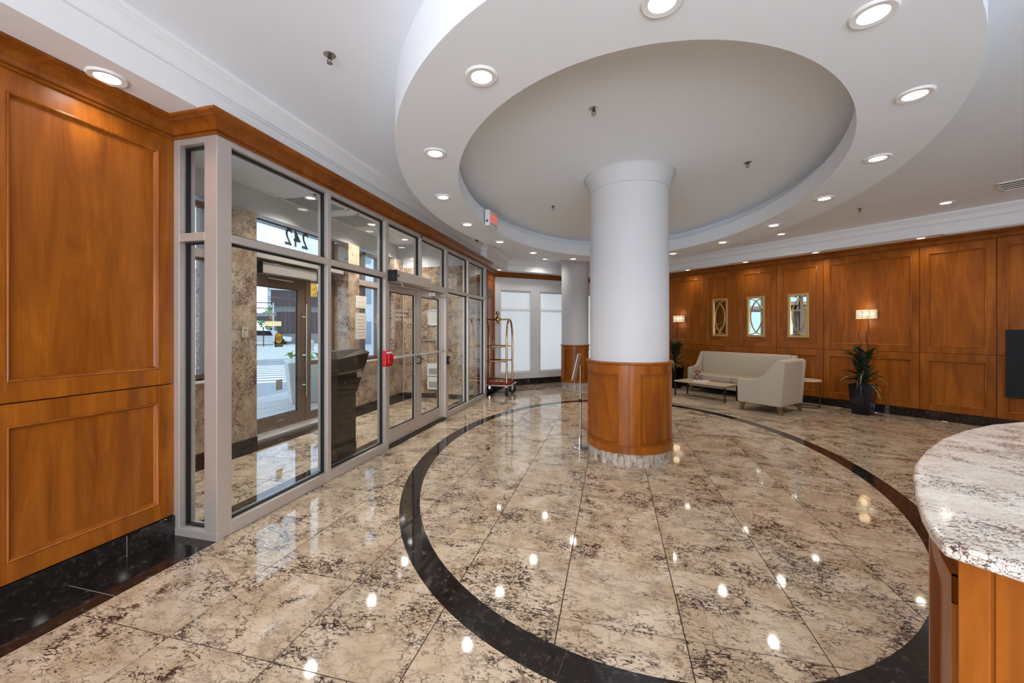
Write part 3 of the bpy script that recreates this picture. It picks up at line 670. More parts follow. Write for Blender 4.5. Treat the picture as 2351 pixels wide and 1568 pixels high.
for s, lb in ((-4.3, 'soffit lamp over the maple wall hidden by the large column'), (-2.7, 'soffit lamp over the maple wall nearest the large column'), (-1.27, 'soffit lamp over the maple wall above the middle mirror'), (.07, 'soffit lamp over the maple wall right of the mirrors'), (1.55, 'soffit lamp over the maple wall beside the long slot diffuser'), (3.1, 'soffit lamp over the maple wall above the dark screen'), (4.6, 'soffit lamp over the maple wall past the dark screen')): downlight(offs(s, .27, ZS), lb, 'lamps along the long maple wall', sc=.85, w=9, col=(1.0, .89, .74))
for v, lb in ((1.73, 'recessed lamp in the soffit above the left maple wall'), (-.2, 'recessed lamp in the left soffit behind the viewer')): downlight((-2.95, v, ZS), lb, 'lamps above the left maple wall', w=9)
downlight((-2.80, 9.75, ZS), 'small recessed lamp in the soffit by the far window wall', None, sc=.85, w=8)
downlight((-1.70, 10.25, ZC), 'bright white recessed lamp in the ceiling before the shaded windows', None, col=(1, .97, .93))
downlight((3.14, 8.67, ZC), 'recessed lamp in the flat ceiling above the armchair', None, w=36, col=(1, .90, .76))
downlight((4.67, 7.11, ZC), 'recessed lamp in the flat ceiling right of the sprinkler', None, w=36, col=(1, .90, .76))
for k, p in enumerate(((-4.22, 4.86), (-4.22, 6.36), (-4.25, 7.60), (-3.55, 3.3), (-3.55, 6.3))):
    downlight((*p, 3.42), ['vestibule ceiling lamp below the near air grille', 'vestibule ceiling lamp below the far air grille', 'vestibule ceiling lamp by the granite end wall', 'vestibule ceiling lamp beside the corner post', 'vestibule ceiling lamp behind the glass doors'][k], 'vestibule lamps', w=85, ang=140)

# sprinklers
def sprinkler(loc, label):
    t = thing('sprinkler_head', label, 'sprinkler', loc)
    MB().lathe([(0, -.004), (.030, -.004), (.040, 0)], n=20, cap=False).build('escutcheon', STEEL, t, smooth=40)
    b = MB(); b.lathe([(.010, 0), (.010, -.022)], n=10)
    for s in (-1, 1): b.tube([(s * .010, 0, -.02), (s * .016, 0, -.032), (s * .004, 0, -.05)], .003, 6)
    b.build('frame', DKMET, t)
    MB().lathe([(.0, -.052), (.018, -.052), (.020, -.054), (.0, -.055)], n=14, cap=False).build('deflector', STEEL, t)
for p, lb in (((-1.83, 2.28), 'sprinkler head in the ceiling above the glazed front'), ((-.15, 3.37), 'sprinkler head in the oval recess nearest the viewer'), ((1.44, 4.87), 'sprinkler head in the oval recess right of the column'), ((-.86, 5.9), 'sprinkler head in the oval recess left of the column'), ((3.64, 7.15), 'sprinkler head in the ceiling toward the maple wall')):
    sprinkler((*p, ZC), lb)
grille('ceiling_vent', 'square air diffuser in the ceiling at the right edge', (5.02, 6.36, ZC), .50, .50, RANG, 5, SATIN, mat('vent_shadow', (.25, .24, .23), .8))
grille('ceiling_vent', 'long slot diffuser in the soffit above the maple wall', offs(1.9 + .55, .30, ZS), 1.3, .12, RANG, 2, SATIN, MATS['vent_shadow'])
grille('ceiling_vent', 'short slot diffuser in the soffit near the far mirrors', offs(-1.95, .30, ZS), .8, .12, RANG, 2, SATIN, MATS['vent_shadow'])

# exit sign on the inner face of the ring
ex = thing('exit_sign', 'white box exit sign with red letters on the oval ring', 'exit sign', (-1.70, 5.52, 2.985), math.radians(-4))
MB().box(-.035, .035, -.16, .16, 0, .225).build('housing', SATIN, ex, bevel=.004)
MB().box(.035, .038, -.14, .14, .025, .205).build('face', mat('exit_face', (.62, .58, .58), .4), ex)
text_part('lettering', 'EXIT', REDL, .17, ex, frame_mtx((.039, 0, .112), (0, 1, 0), (0, 0, 1), .8, 1), .001)
MB().box(-.02, .012, -.162, -.160, .05, .085).build('rating_mark', INK, ex)

# ------------------------------------------------------------------ columns
def column(name, label, c, rs, rw, zt, zb=.148, zw=1.155, nst=40, npan=4, a0=0.0, cap=True):
    t = thing(name, label, 'column', (c[0], c[1], 0))
    k = rs / .459
    pr = [(rs, zw - .02), (rs, ZC - .19)]
    if cap: pr += [(rs + .012 * k, ZC - .188), (rs + .014 * k, ZC - .168), (rs + .008 * k, ZC - .162), (rs + .008 * k, ZC - .140), (rs + .016 * k, ZC - .132), (rs + .026 * k, ZC - .10), (rs + .046 * k, ZC - .06), (rs + .066 * k, ZC - .03), (rs + .070 * k, ZC - .012), (rs + .076 * k, ZC - .01), (rs + .076 * k, ZC)]
    else: pr += [(rs, ZC)]
    MB().lathe(pr, n=96).build('shaft', WHITE, t, smooth=35)
    MB().lathe([(rw - .02, zb), (rw - .02, zw - .03)], n=96).build('timber_casing', WOOD, t, smooth=35)
    MB().lathe([(rw + .004, zw - .030), (rw + .022, zw - .022), (rw + .024, zw - .012), (rw + .018, zw - .002), (rs - .01, zw)], n=96, cap=False).build('cap_moulding', WOOD, t, smooth=50)
    st_ = math.radians(13.5)
    for p in range(npan):
        A0 = a0 + 2 * PI * p / npan + .0045; A1 = a0 + 2 * PI * (p + 1) / npan - .0045
        b = MB(); b.arc(rw - .03, rw, A0, A0 + st_, zb, zw - .028, n=6); b.arc(rw - .03, rw, A1 - st_, A1, zb, zw - .028, n=6)
        b.arc(rw - .03, rw, A0 + st_, A1 - st_, zb, zb + .10, n=18); b.arc(rw - .03, rw, A0 + st_, A1 - st_, zw - .13, zw - .028, n=18)
        pn = b.build('curved_panel', WOOD, t, smooth=30)
        q = MB(); e = .012 / rw
        q.arc(rw - .02, rw + .006, A0 + st_, A0 + st_ + e, zb + .10, zw - .13, n=2); q.arc(rw - .02, rw + .006, A1 - st_ - e, A1 - st_, zb + .10, zw - .13, n=2)
        q.arc(rw - .02, rw + .007, A0 + st_, A1 - st_, zb + .10, zb + .112, n=18); q.arc(rw - .02, rw + .007, A0 + st_, A1 - st_, zw - .142, zw - .13, n=18)
        q.build('panel_bead', WOODD, pn, smooth=30)
        z = MB(); z.arc(rw - .005, rw + .012, A0, A1, zb, zb + .085, n=24)
        z.build('foot_rail', WOOD, pn, smooth=30)
    MB().lathe([(rw - .025, 0), (rw - .025, zb)], n=64).build('plinth_core', GROUT, t)
    for s in range(nst):
        b = MB().arc(rw - .03, rw - .008 + .002 * (s % 2), 2 * PI * s / nst + .0035, 2 * PI * (s + 1) / nst - .0035, 0, zb - .003, n=2)
        b.build('plinth_block', GRANS, t)
    return t
CC = (.190, 5.032)
acam = math.atan2(-CC[1], -CC[0])
column('column', 'large white round column with maple base in the middle of the floor', CC, .459, .486, ZC, nst=44, a0=acam + math.radians(1.0))
C2 = (-.958, 10.59)
column('column', 'smaller white round column with maple base by the shaded windows', C2, .350, .362, ZC, nst=36, a0=math.atan2(-C2[1], -C2[0]) + .5, zw=1.12)

# ------------------------------------------------------------------ reception desk
arcpts = [(.665, 1.020), (.689, 1.092), (.728, 1.181), (.798, 1.317), (.887, 1.473), (.961, 1.589), (1.099, 1.769), (1.290, 1.985), (1.478, 2.161), (1.699, 2.331), (1.911, 2.448), (2.20, 2.57), (2.50, 2.655), (2.85, 2.70), (3.20, 2.70)]
def off_path(P, d):
    out = []
    for i in range(len(P)):
        a = Vector(P[max(0, i - 1)]); b = Vector(P[min(len(P) - 1, i + 1)]); t = (b - a).normalized(); out.append((P[i][0] + t.y * d, P[i][1] - t.x * d))
    return out
DZ = 1.08; DT = .032
endd = Vector((.70, -.714)).normalized()
def desk_outline(inset):
    fr = off_path(arcpts, inset); s = Vector((.40, .917)) * inset
    fr = [(x, y) for x, y in fr]
    fr[0] = (arcpts[0][0] + endd.x * inset + .35 * inset, arcpts[0][1] + endd.y * inset * .2 + .95 * inset)
    bk = off_path(arcpts, .78 - inset); bk[0] = (fr[0][0] + endd.x * (.78 - 2 * inset), fr[0][1] + endd.y * (.78 - 2 * inset))
    return fr + bk[::-1]
dk = thing('reception_desk', 'curved maple reception desk with pale granite counter at the right edge', 'desk', (0, 0, 0))
top = desk_outline(0.0)
MB().prism(top, DZ - DT, DZ).build('counter_top', GRANP, dk, bevel=.009)
MB().prism(desk_outline(.055), .09, DZ - DT).build('body', WOOD, dk)
MB().prism(desk_outline(.085), 0, .09).build('toe_kick', BLACK, dk)
fr = off_path(arcpts, .055); fr[0] = desk_outline(.055)[0]
def arc_strip(i0, i1, o0, o1, z0, z1, name, m, parent):
    P = desk_outline(.055)[:len(arcpts)]; P = P[i0:i1 + 1]; inn = off_path(P, -o0); out = off_path(P, -o1)
    rings = [[(*inn[k], z0), (*out[k], z0), (*out[k], z1), (*inn[k], z1)] for k in range(len(P))]
    return MB().loft(rings).build(name, m, parent)
def sub(P, n):                                   # denser path
    out = []
    for a, b in zip(P[:-1], P[1:]):
        for k in range(n): out.append((a[0] + (b[0] - a[0]) * k / n, a[1] + (b[1] - a[1]) * k / n))
    return out + [P[-1]]
PB = sub(desk_outline(.055)[:len(arcpts)], 6)
def strip(i0, i1, o0, o1, z0, z1, name, m, parent):
    P = PB[i0:i1 + 1]; inn = off_path(P, -o0); out = off_path(P, -o1)
    return MB().loft([[(*inn[k], z0), (*out[k], z0), (*out[k], z1), (*inn[k], z1)] for k in range(len(P))]).build(name, m, parent)
nP = len(PB) - 1
edges = [2, 26, 50, 66, nP - 2]
for a, b in zip(edges[:-1], edges[1:]):
    fp = MB()
    pnl = strip(a, b, -.004, .004, .11, DZ - .05, 'front_panel', WOOD, dk)
    for (i, j, z0, z1) in ((a + 2, a + 4, .2, DZ - .10), (b - 4, b - 2, .2, DZ - .10), (a + 2, b - 2, .2, .26), (a + 2, b - 2, DZ - .16, DZ - .10)):
        strip(i, j, .002, .022, z0, z1, 'panel_frame', WOODD, pnl)
# end panel of the desk
e0 = Vector(desk_outline(.055)[0]); e1 = Vector(desk_outline(.055)[-1]); ed = (e1 - e0).normalized(); en = Vector((ed.y, -ed.x)); L = (e1 - e0).length
if en.dot(e0) > 0: en = -en
def end_box(x0, x1, y0, y1, z0, z1, name, m):
    pts = [e0 + ed * x0 + en * y0, e0 + ed * x1 + en * y0, e0 + ed * x1 + en * y1, e0 + ed * x0 + en * y1]
    return MB().prism([(p.x, p.y) for p in pts], z0, z1).build(name, m, dk, bevel=.002)
end_box(.0, .045, -.001, .010, .10, DZ - DT - .002, 'end_stile', WOOD); end_box(.05, L - .05, -.001, .004, .10, DZ - DT - .002, 'end_panel', WOOD); end_box(L - .045, L, -.001, .010, .10, DZ - DT - .002, 'end_stile', WOOD)

# ------------------------------------------------------------------ seating group
rg = tag(MB().box(-.0, 3.6, -2.40, 0, 0, .009).build('area_rug', RUG, bevel=.003), 'mottled beige and gold area rug under the seating group', 'rug')
rg.location = (2.68, 7.26, .0007); rg.rotation_euler[2] = math.atan2(-RD.y, -RD.x)
def seat_unit(name, label, cat, width, depth, hb, ha, loc, rz, ncush):
    # local: x along width, +y toward the back, origin at centre of the front on the floor
    t = thing(name, label, cat, loc, rz); zb = .15; w2 = width / 2; at = .105
    prof = [(.03, zb), (0.0, zb + .03), (-.005, ha - .04), (.015, ha - .012), (.06, ha), (depth * .36, ha + .01), (depth * .52, ha + .06), (depth * .66, ha + .19), (depth * .77, hb - .07), (depth * .85, hb - .012), (depth * .92, hb), (depth - .01, hb - .02), (depth, hb - .06), (depth - .06, zb)]
    for s in (-1, 1):
        x0 = w2 - at if s > 0 else -w2
        MB().extrude([(x0, y, z) for y, z in prof], (at, 0, 0)).build('arm', FAB, t, smooth=50, bevel=.016)
    MB().box(-w2 + at - .005, w2 - at + .005, .025, depth - .10, zb, .30).build('seat_base', FAB, t, bevel=.012)
    bp = [(depth * .66, .30), (depth * .74, hb - .06), (depth * .80, hb - .004), (depth * .90, hb + .004), (depth - .01, hb - .03), (depth - .06, zb), (depth * .7, zb)]
    MB().extrude([(-w2 + at - .002, y, z) for y, z in bp], (width - 2 * at + .004, 0, 0)).build('backrest', FAB, t, bevel=.025, smooth=50)
    cw = (width - 2 * at) / ncush
    for k in range(ncush):
        MB().box(-w2 + at + k * cw + .004, -w2 + at + (k + 1) * cw - .004, -.012, depth * .70, .302, .455).build('seat_cushion', FAB, t, bevel=.035, smooth=60)
    for sx in (-1, 1):
        for y, dy in ((.07, -.03), (depth - .12, .05)):
            x = sx * (w2 - .07)
            MB().loft([[(x - .022 + sx * .012, y - .022 + dy, 0), (x + .022 + sx * .012, y - .022 + dy, 0), (x + .022 + sx * .012, y + .022 + dy, 0), (x - .022 + sx * .012, y + .022 + dy, 0)],
                       [(x - .034, y - .034, zb + .01), (x + .034, y - .034, zb + .01), (x + .034, y + .034, zb + .01), (x - .034, y + .034, zb + .01)]]).build('leg', LEGW, t)
    return t
sm = -1.36; p = offs(sm, .70, .0097)
sofa = seat_unit('sofa', 'long beige sofa with sloping arms against the maple wall', 'sofa', 2.12, .64, .97, .60, p, RANG, 2)
# armchair: back toward the right, facing along the wall to the far left
bc = Vector((2.87 + 3.38, 7.92 + 8.39)) / 2
fc = bc - RD * .74
ac = seat_unit('armchair', 'beige armchair with sloping arms seen from its side and back', 'armchair', .86, .80, .97, .585, (fc.x, fc.y, .0097), RANG - PI / 2, 1)
tl = bc - RD * .45; lx = (-.04, .30)
pil = MB(); pil.sphere((0, 0, 0), .19, 18, 10, .36)
for nm, dxy, lb in (('throw_pillow', (-.10, .36, .58), 'beige throw pillow lying on the armchair seat'),):
    o = pil.build(nm, FAB, smooth=60); q = Matrix.Rotation(RANG - PI / 2, 4, 'Z') @ Vector((dxy[0], dxy[1], 0)); o.location = (fc.x + q.x, fc.y + q.y, .545); o.rotation_euler = (.35, .1, RANG - PI / 2); tag(o, lb, 'pillow')
# coffee table
ct = thing('coffee_table', 'low rectangular coffee table with pale top and thin dark legs', 'table', (1.965, 9.50, .0097), RANG)
MB().box(-.59, .59, -.25, .25, .325, .355).build('table_top', mat('pale_table_top', (.56, .44, .29), .35), ct, bevel=.003)
MB().box(-.585, .585, -.245, .245, .312, .325).build('apron', DKMET, ct)
for x in (-.57, .57):
    for y in (-.23, .23): MB().box(x - .012, x + .012, y - .012, y + .012, 0, .313).build('leg', DKMET, ct)
bk = thing('stacked_book', 'white closed book lying on the coffee table under the ampersand', 'book', (1.90, 9.50, .365), RANG + .1)
MB().box(-.14, .14, -.10, .10, 0, .006).build('cover', SATIN, bk); MB().box(-.135, .138, -.095, .095, .006, .032).build('pages', PAPER, bk); MB().box(-.14, .14, -.10, .10, .032, .038).build('cover', SATIN, bk)
am = thing('ampersand_ornament', 'copper brown ampersand ornament standing on the coffee table', 'ornament', (1.83, 9.50, .403), -.25)
text_part('symbol', '&', COPPER, .32, am, frame_mtx((0, 0, .105), (1, 0, 0), (0, 0, 1)), .012)
# side table
sd = thing('side_table', 'small round side table half hidden behind the armchair', 'table', (3.69, 8.97, .0097))
MB().lathe([(0, .505), (.235, .505), (.24, .515), (.24, .525), (.235, .532), (0, .532)], n=36, cap=False).build('table_top', mat('pale_round_top', (.60, .50, .36), .4), sd, smooth=40)
for k in range(3):
    a = 2 * PI * k / 3 - .35; MB().tube([(.20 * math.cos(a), .20 * math.sin(a), .505), (.20 * math.cos(a), .20 * math.sin(a), .006)], .009, 8).build('leg', DKMET, sd)
MB().tube([(.20 * math.cos(2 * PI * k / 24), .20 * math.sin(2 * PI * k / 24), .008) for k in range(25)], .008, 6).build('foot_ring', DKMET, sd)

# ------------------------------------------------------------------ mirrors, sconces, screen on the long wall
def on_wall(s, o=0.0, z=0.0): return offs(s, o, z)
ML = ['far left gold framed mirror with crossing ovals on the maple wall', 'middle gold framed mirror with crossing ovals on the maple wall', 'right gold framed mirror with crossing ovals above the sofa end']
for k, s in enumerate((-2.01, -1.175, -.333)):
    t = thing('wall_mirror', ML[k], 'mirror', on_wall(s, -.018, 1.345), RANG, 'gold oval lattice mirrors'); w2, hh = .195, .925
    f = MB(); fw = .045
    for (a, b, c, d) in ((-w2, -w2 + fw, 0, hh), (w2 - fw, w2, 0, hh), (-w2 + fw, w2 - fw, 0, fw), (-w2 + fw, w2 - fw, hh - fw, hh)): f.box(a, b, -.035, 0, c, d)
    f.build('frame', GOLD, t, bevel=.005)
    MB().box(-w2 + fw, w2 - fw, -.010, -.004, fw, hh - fw).build('mirror_pane', MIRROR, t)
    iw, ih = w2 - fw, (hh - 2 * fw) / 2
    for sg in (-1, 1):
        # arc bulging to one side, ends meeting the far corners
        pts = []
        for q in range(25):
            y = -ih + 2 * ih * q / 24; b = math.sqrt(max(0, 1 - (y / ih) ** 2)); pts.append((sg * (-iw + .01 + (2 * iw - .02) * b * .93), -.022, hh / 2 + y * .995))
        pts[0] = (sg * (-iw + .01), -.022, fw + .004); pts[-1] = (sg * (-iw + .01), -.022, hh - fw - .004)
        MB().tube(pts, .0095, 8).build('oval_bar', GOLD, t, smooth=60)
SL = ['crystal wall sconce above the far planter', 'crystal wall sconce above the near planter by the armchair']
for k, s in enumerate((-3.11, .785)):
    t = thing('wall_sconce', SL[k], 'wall lamp', on_wall(s, -.016, 1.715), RANG, 'crystal sconces')
    MB().box(-.13, .13, -.016, 0, .01, .16).build('back_plate', CHROME, t)
    row = MB().tube([(-.138, 0, 0), (.138, 0, 0)], .0115, 8).mesh('crystal_rod', CRYS, 50)
    for q in range(6): inst(row, 'crystal_rod', t, (0, -.088, .012 + q * .0285))
    side = MB().tube([(0, -.075, 0), (0, -.02, 0)], .0115, 8).mesh('crystal_rod', CRYS, 50)
    for q in range(6):
        for sx in (-.136, .136): inst(side, 'crystal_rod', t, (sx, 0, .012 + q * .0285))
    MB().tube([(-.095, -.05, .083), (.095, -.05, .083)], .022, 10).build('lamp_tube', HOT, t, smooth=50)
    for x in (-.142, -.05, .05, .142): MB().box(x - .003, x + .003, -.103, -.099, 0, .166).build('cross_bar', CHROME, t)
    d = bpy.data.lights.new('sconce_light', 'POINT'); d.energy = .7; d.color = (1, .74, .44); d.shadow_soft_size = .08
    for z in (.24, -.08):
        o = bpy.data.objects.new('sconce_light', d); COL.objects.link(o); o.parent = t; o.location = (0, -.15, z)
tv = thing('wall_screen', 'large dark flat screen on the maple wall cut by the right edge', 'screen', on_wall(2.417, -.002, .494), RANG)
MB().box(0, 1.75, -.07, 0, 0, 1.02).build('casing', BLKP, tv, bevel=.004); MB().box(.02, 1.73, -.073, -.07, .06, 1.0).build('display', SCR, tv)

# ------------------------------------------------------------------ planters
def blade_mesh(name, L, w, bend, m, n=7):
    vs, fs = [], []
    for k in range(n + 1):
        q = k / n; a = bend * q; x = L * q * math.cos(a * .6); z = -L * q * math.sin(a * .6) * q; ww = w * math.sin(PI * min(.97, .12 + q * .88)) ** .7 + .0008
        vs += [(x, -ww, z + ww * .25), (x, 0, z - ww * .15), (x, ww, z + ww * .25)]
    for k in range(n):
        o = 3 * k; fs += [(o, o + 1, o + 4, o + 3), (o + 1, o + 2, o + 5, o + 4)]
    b = MB(); b.add(vs, fs); me = b.mesh(name, m, 60); return me
BL = [blade_mesh('leaf', .36, .010, .4, LEAFY), blade_mesh('leaf', .42, .010, .9, LEAFY), blade_mesh('leaf', .27, .034, .35, LEAFD), blade_mesh('leaf', .34, .040, .5, LEAFD), blade_mesh('leaf', .32, .013, 1.3, LEAFD)]
def planter(loc, label, spiky, seed):
    R = random.Random(seed); t = thing('potted_arrangement', label, 'plant', loc, RANG)
    b0, b1, H = .125, .165, .53
    MB().loft([[(-b0, -b0, 0), (b0, -b0, 0), (b0, b0, 0), (-b0, b0, 0)], [(-b1, -b1, H), (b1, -b1, H), (b1, b1, H), (-b1, b1, H)], [(-b1 + .015, -b1 + .015, H), (b1 - .015, -b1 + .015, H), (b1 - .015, b1 - .015, H), (-b1 + .015, b1 - .015, H)], [(-b1 + .02, -b1 + .02, H - .04), (b1 - .02, -b1 + .02, H - .04), (b1 - .02, b1 - .02, H - .04), (-b1 + .02, b1 - .02, H - .04)]]).build('pot', POT, t, bevel=.006)
    for (x, lean, top, ph) in ((-.03, -.02, 1.66, 0), (.045, .02, 1.76, 1.3), (.03, .045, 1.70, 2.4)):
        pts = []
        for k in range(34):
            q = k / 33; z = .5 + (top - .5) * q; am_ = .016 * min(1, q * 3)
            pts.append((x + lean * q + am_ * math.sin(ph + q * 22), .01 + am_ * .7 * math.cos(ph + q * 19), z))
        MB().tube(pts, [.009 - .006 * k / 33 for k in range(34)], 6).build('curly_branch', TWIG, t, smooth=60)
    for k in range(44):                                   # dark broad leaves in the middle
        a = R.uniform(0, 2 * PI); z = R.uniform(.52, 1.02); tilt = R.uniform(.7, 1.35) if z > .7 else R.uniform(.2, 1.1)
        inst(BL[2 + k % 2], 'leaf', t, (R.uniform(-.06, .06), R.uniform(-.06, .06), z), rot=(0, -tilt, a), sc=(R.uniform(.8, 1.15),) * 3)
    for k in range(46 if spiky else 30):                  # straw blades fanning out
        a = R.uniform(0, 2 * PI); tilt = R.uniform(-.15, .95)
        inst(BL[k % 2] if k % 5 else BL[4], 'leaf', t, (.04 * math.cos(a), .04 * math.sin(a), R.uniform(.53, .74)), rot=(0, -tilt, a), sc=(R.uniform(.85, 1.1) * (.72 if math.sin(a) > .25 else 1.0),) * 3)
    for k in range(4):                                    # seed heads
        a = R.uniform(0, 2 * PI); r_ = R.uniform(.03, .17); z = R.uniform(.85, 1.15)
        g_ = MB(); g_.lathe([(.001, 0), (.022, .03), (.018, .07), (.002, .14)], n=10); o = g_.build('seed_head', TWIG, t, smooth=60); o.location = (r_ * math.cos(a), r_ * math.sin(a), z); o.rotation_euler = (.5 * math.cos(a), .5 * math.sin(a), 0)
        MB().tube([(0, 0, .5), (r_ * math.cos(a) * .6, r_ * math.sin(a) * .6, z * .8), (r_ * math.cos(a), r_ * math.sin(a), z)], .004, 5).build('stalk', TWIG, t)
    return t
planter((4.36, 8.47, 0), 'dry leaf arrangement with curly branches in a square black pot by the maple wall', False, 3)
planter((1.56, 11.02, .0097), 'bushy straw leaf arrangement in a black pot beside the sofa', True, 5)

# ------------------------------------------------------------------ sign stand
ss = thing('sign_stand', 'chrome pedestal sign holder with a tilted clear panel beside the column', 'sign stand', (-.40, 5.17, 0))
MB().lathe([(0, 0), (.098, 0), (.105, .006), (.100, .014), (.06, .022), (.02, .026), (.0, .026)], n=40, cap=False).build('base', CHROME, ss, smooth=40)
MB().tube([(0, 0, .02), (0, 0, .62)], .0135, 14).build('lower_pole', CHROME, ss, smooth=40); MB().tube([(0, 0, .60), (0, 0, 1.03)], .010, 14).build('upper_pole', CHROME, ss, smooth=40)
MB().lathe([(.018, .585), (.021, .60), (.018, .625)], n=16).build('collar', BLKP, ss); MB().sphere((0, 0, 1.045), .018, 14, 8).build('swivel', CHROME, ss, smooth=60)
sp = MB(); sp.box(-.006, .006, -.115, .115, -.17, .17)
o = sp.build('sign_panel', mat('frosted_acrylic', (.62, .58, .50), .35), ss, bevel=.005); o.matrix_local = Matrix.Translation((-.045, -.02, 1.045)) @ Matrix.Rotation(math.radians(-6), 4, 'Z') @ Matrix.Rotation(math.radians(13), 4, 'Y')
fr3 = MB()
for (a, b, c, d) in ((-.12, -.108, -.175, .175), (.108, .12, -.175, .175), (-.12, .12, -.175, -.163), (-.12, .12, .163, .175)): fr3.box(-.009, .009, a, b, c, d)
q = fr3.build('panel_rim', CHROME, ss, bevel=.003); q.matrix_local = o.matrix_local.copy()

# ------------------------------------------------------------------ luggage cart
lc = thing('luggage_cart', 'brass birdcage luggage cart with burgundy deck by the glazed front', 'luggage cart', (-2.60, 8.95, 0))
HX, HY = .285, .26
deck = [(-HX - .08, -HY - .03), (-HX - .03, -HY - .08), (HX + .03, -HY - .08), (HX + .08, -HY - .03), (HX + .08, HY + .03), (HX + .03, HY + .08), (-HX - .03, HY + .08), (-HX - .08, HY + .03)]
MB().prism(deck, .235, .265).build('deck_tray', BRASS, lc, bevel=.004)
MB().prism([(x * .95, y * .95) for x, y in deck], .265, .300).build('deck_carpet', REDC, lc, bevel=.008)
MB().tube([(x * 1.02, y * 1.02, .25) for x, y in deck + deck[:2]], .016, 8).build('bumper', mat('grey_bumper', (.45, .43, .40), .35, .6), lc, smooth=60)
for sx in (-1, 1):
    pts = []
    for k in range(9): pts.append((sx * HX, -HY, .26 + 1.06 * k / 8))
    for k in range(1, 16):
        a = PI * k / 16; pts.append((sx * HX, -HY * math.cos(a), 1.32 + .43 * math.sin(a)))
    for k in range(9): pts.append((sx * HX, HY, 1.32 - 1.06 * k / 8))
    MB().tube(pts, .022, 12).build('hoop', BRASS, lc, smooth=60)
    for z in (.40, .76, 1.10): pass
for sy in (-1, 1):
    for z in (.34, .79, 1.13): MB().tube([(-HX, sy * HY, z), (HX, sy * HY, z)], .0165, 10).build('side_rail', BRASS, lc, smooth=60)
MB().tube([(-HX, 0, 1.75), (HX, 0, 1.75)], .018, 12).build('top_bar', BRASS, lc, smooth=60)
MB().lathe([(0.004, 1.655), (.02, 1.675), (.016, 1.69), (.05, 1.71), (.066, 1.75), (.05, 1.79), (.02, 1.825), (.014, 1.85), (.02, 1.855)], n=20).build('finial_hub', BRASS, lc, smooth=45)
MB().sphere((0, 0, 1.895), .046, 18, 12).build('finial_ball', BRASS, lc, smooth=60)
for k in range(4):
    a = PI / 4 + PI / 2 * k; ca, sa = math.cos(a), math.sin(a)
    MB().tube([(.02 * ca, .02 * sa, 1.68), (.04 * ca, .04 * sa, 1.645), (.06 * ca, .06 * sa, 1.64), (.07 * ca, .07 * sa, 1.66)], .006, 6).build('hook', BRASS, lc)
for sx in (-1, 1):
    for sy in (-1, 1):
        wh = thing('caster', '', '', (0, 0, 0)); del wh['label']; del wh['category']; wh.parent = lc; wh.location = (sx * (HX + .0), sy * (HY + .0), 0); wh.rotation_euler[2] = .35 if sy > 0 else 1.5
        tor = []
        for k in range(25):
            a = 2 * PI * k / 24; tor.append((.073 * math.cos(a), 0, .100 + .073 * math.sin(a)))
        MB().tube(tor, .027, 8, cap=False).build('tyre', RUBT, wh, smooth=60)
        h = MB().lathe([(0, -.018), (.048, -.018), (.05, 0), (.048, .018), (0, .018)], n=18, cap=False).build('hub', DKMET, wh, smooth=40); h.matrix_local = Matrix.Translation((0, 0, .100)) @ Matrix.Rotation(PI / 2, 4, 'X')
        fk = MB(); fk.box(-.018, .018, -.036, -.030, .09, .215); fk.box(-.018, .018, .030, .036, .09, .215); fk.box(-.03, .03, -.036, .036, .205, .236); fk.build('fork', CHROME, wh)

# ------------------------------------------------------------------ street outside
ground = MB().prism([(-90, -40), (-5.06, -40), (-5.06, 90), (-90, 90)], -.3, -.06).build('road', ROAD); tag(ground, 'grey asphalt street outside the entrance', 'road', kind='structure')
sw = MB().box(-7.75, -4.95, -6, 30, -.06, -.022).build('sidewalk', GROUT); tag(sw, 'pale paver sidewalk outside the street door', 'sidewalk', kind='structure')
for i in range(7):
    for j in range(22):
        u0 = -7.74 + i * .40; v0 = 2.0 + j * .61
        MB().box(u0 + .006, u0 + .394, v0 + .006, v0 + .604, -.05, -.012).build('paver', PAVE, sw)
# crossing: built in a frame that follows the far kerb
cz = thing('crosswalk', 'white striped pedestrian crossing over the street', 'crosswalk', (-9.6, 9.6, -.058), math.radians(130))
for k in range(9): MB().box(.75 * k + .2, .75 * k + .55, -5.5, 5.5, 0, .004).build('stripe', STRIPE, cz)
fs2 = MB().prism([(-19.0, 10), (-11.5, 26), (-40, 48), (-60, 20)], -.06, .06).build('sidewalk', CONC); tag(fs2, 'grey concrete sidewalk across the street', 'sidewalk', kind='structure')
def bld(name, label, loc, rz, sx, sy, H, m, wm, nx, nz, grp=None):
    t = thing(name, label, 'building', loc, rz); MB().box(-sx / 2, sx / 2, -sy / 2, sy / 2, 0, H).build('wall', m, t)
    wme = MB().box(-sx / nx * .36, sx / nx * .36, -.06, .0, 0, H / nz * .55).mesh('window', wm)
    for i in range(nx):
        for j in range(nz): inst(wme, 'window', t, (-sx / 2 + sx / nx * (i + .5), -sy / 2, H / nz * (j + .28)))
    return t
def uv(x, Y):
    X = (x - 1175.5) / 914.3 * Y; return (X * math.cos(TH) - Y * math.sin(TH), X * math.sin(TH) + Y * math.cos(TH))
c_ = uv(693, 43); db = bld('street_building', 'dark brown concrete building with heavy overhang across the street', (*c_, 0), math.radians(40), 5.0, 5, 3.95, DCONC, DCONC2, 2, 1)
MB().box(-2.6, 3.6, -3.0, 2.5, 3.95, 5.4).build('overhang', DCONC2, db); MB().box(-2.7, 3.7, -3.1, 2.6, 5.4, 5.95).build('parapet', CONC, db)
c_ = uv(637, 75); bld('street_tower', 'slim blue grey glass tower behind the concrete building', (*c_, 0), math.radians(40), 2.9, 3, 16, TOWER, CONC, 3, 9)
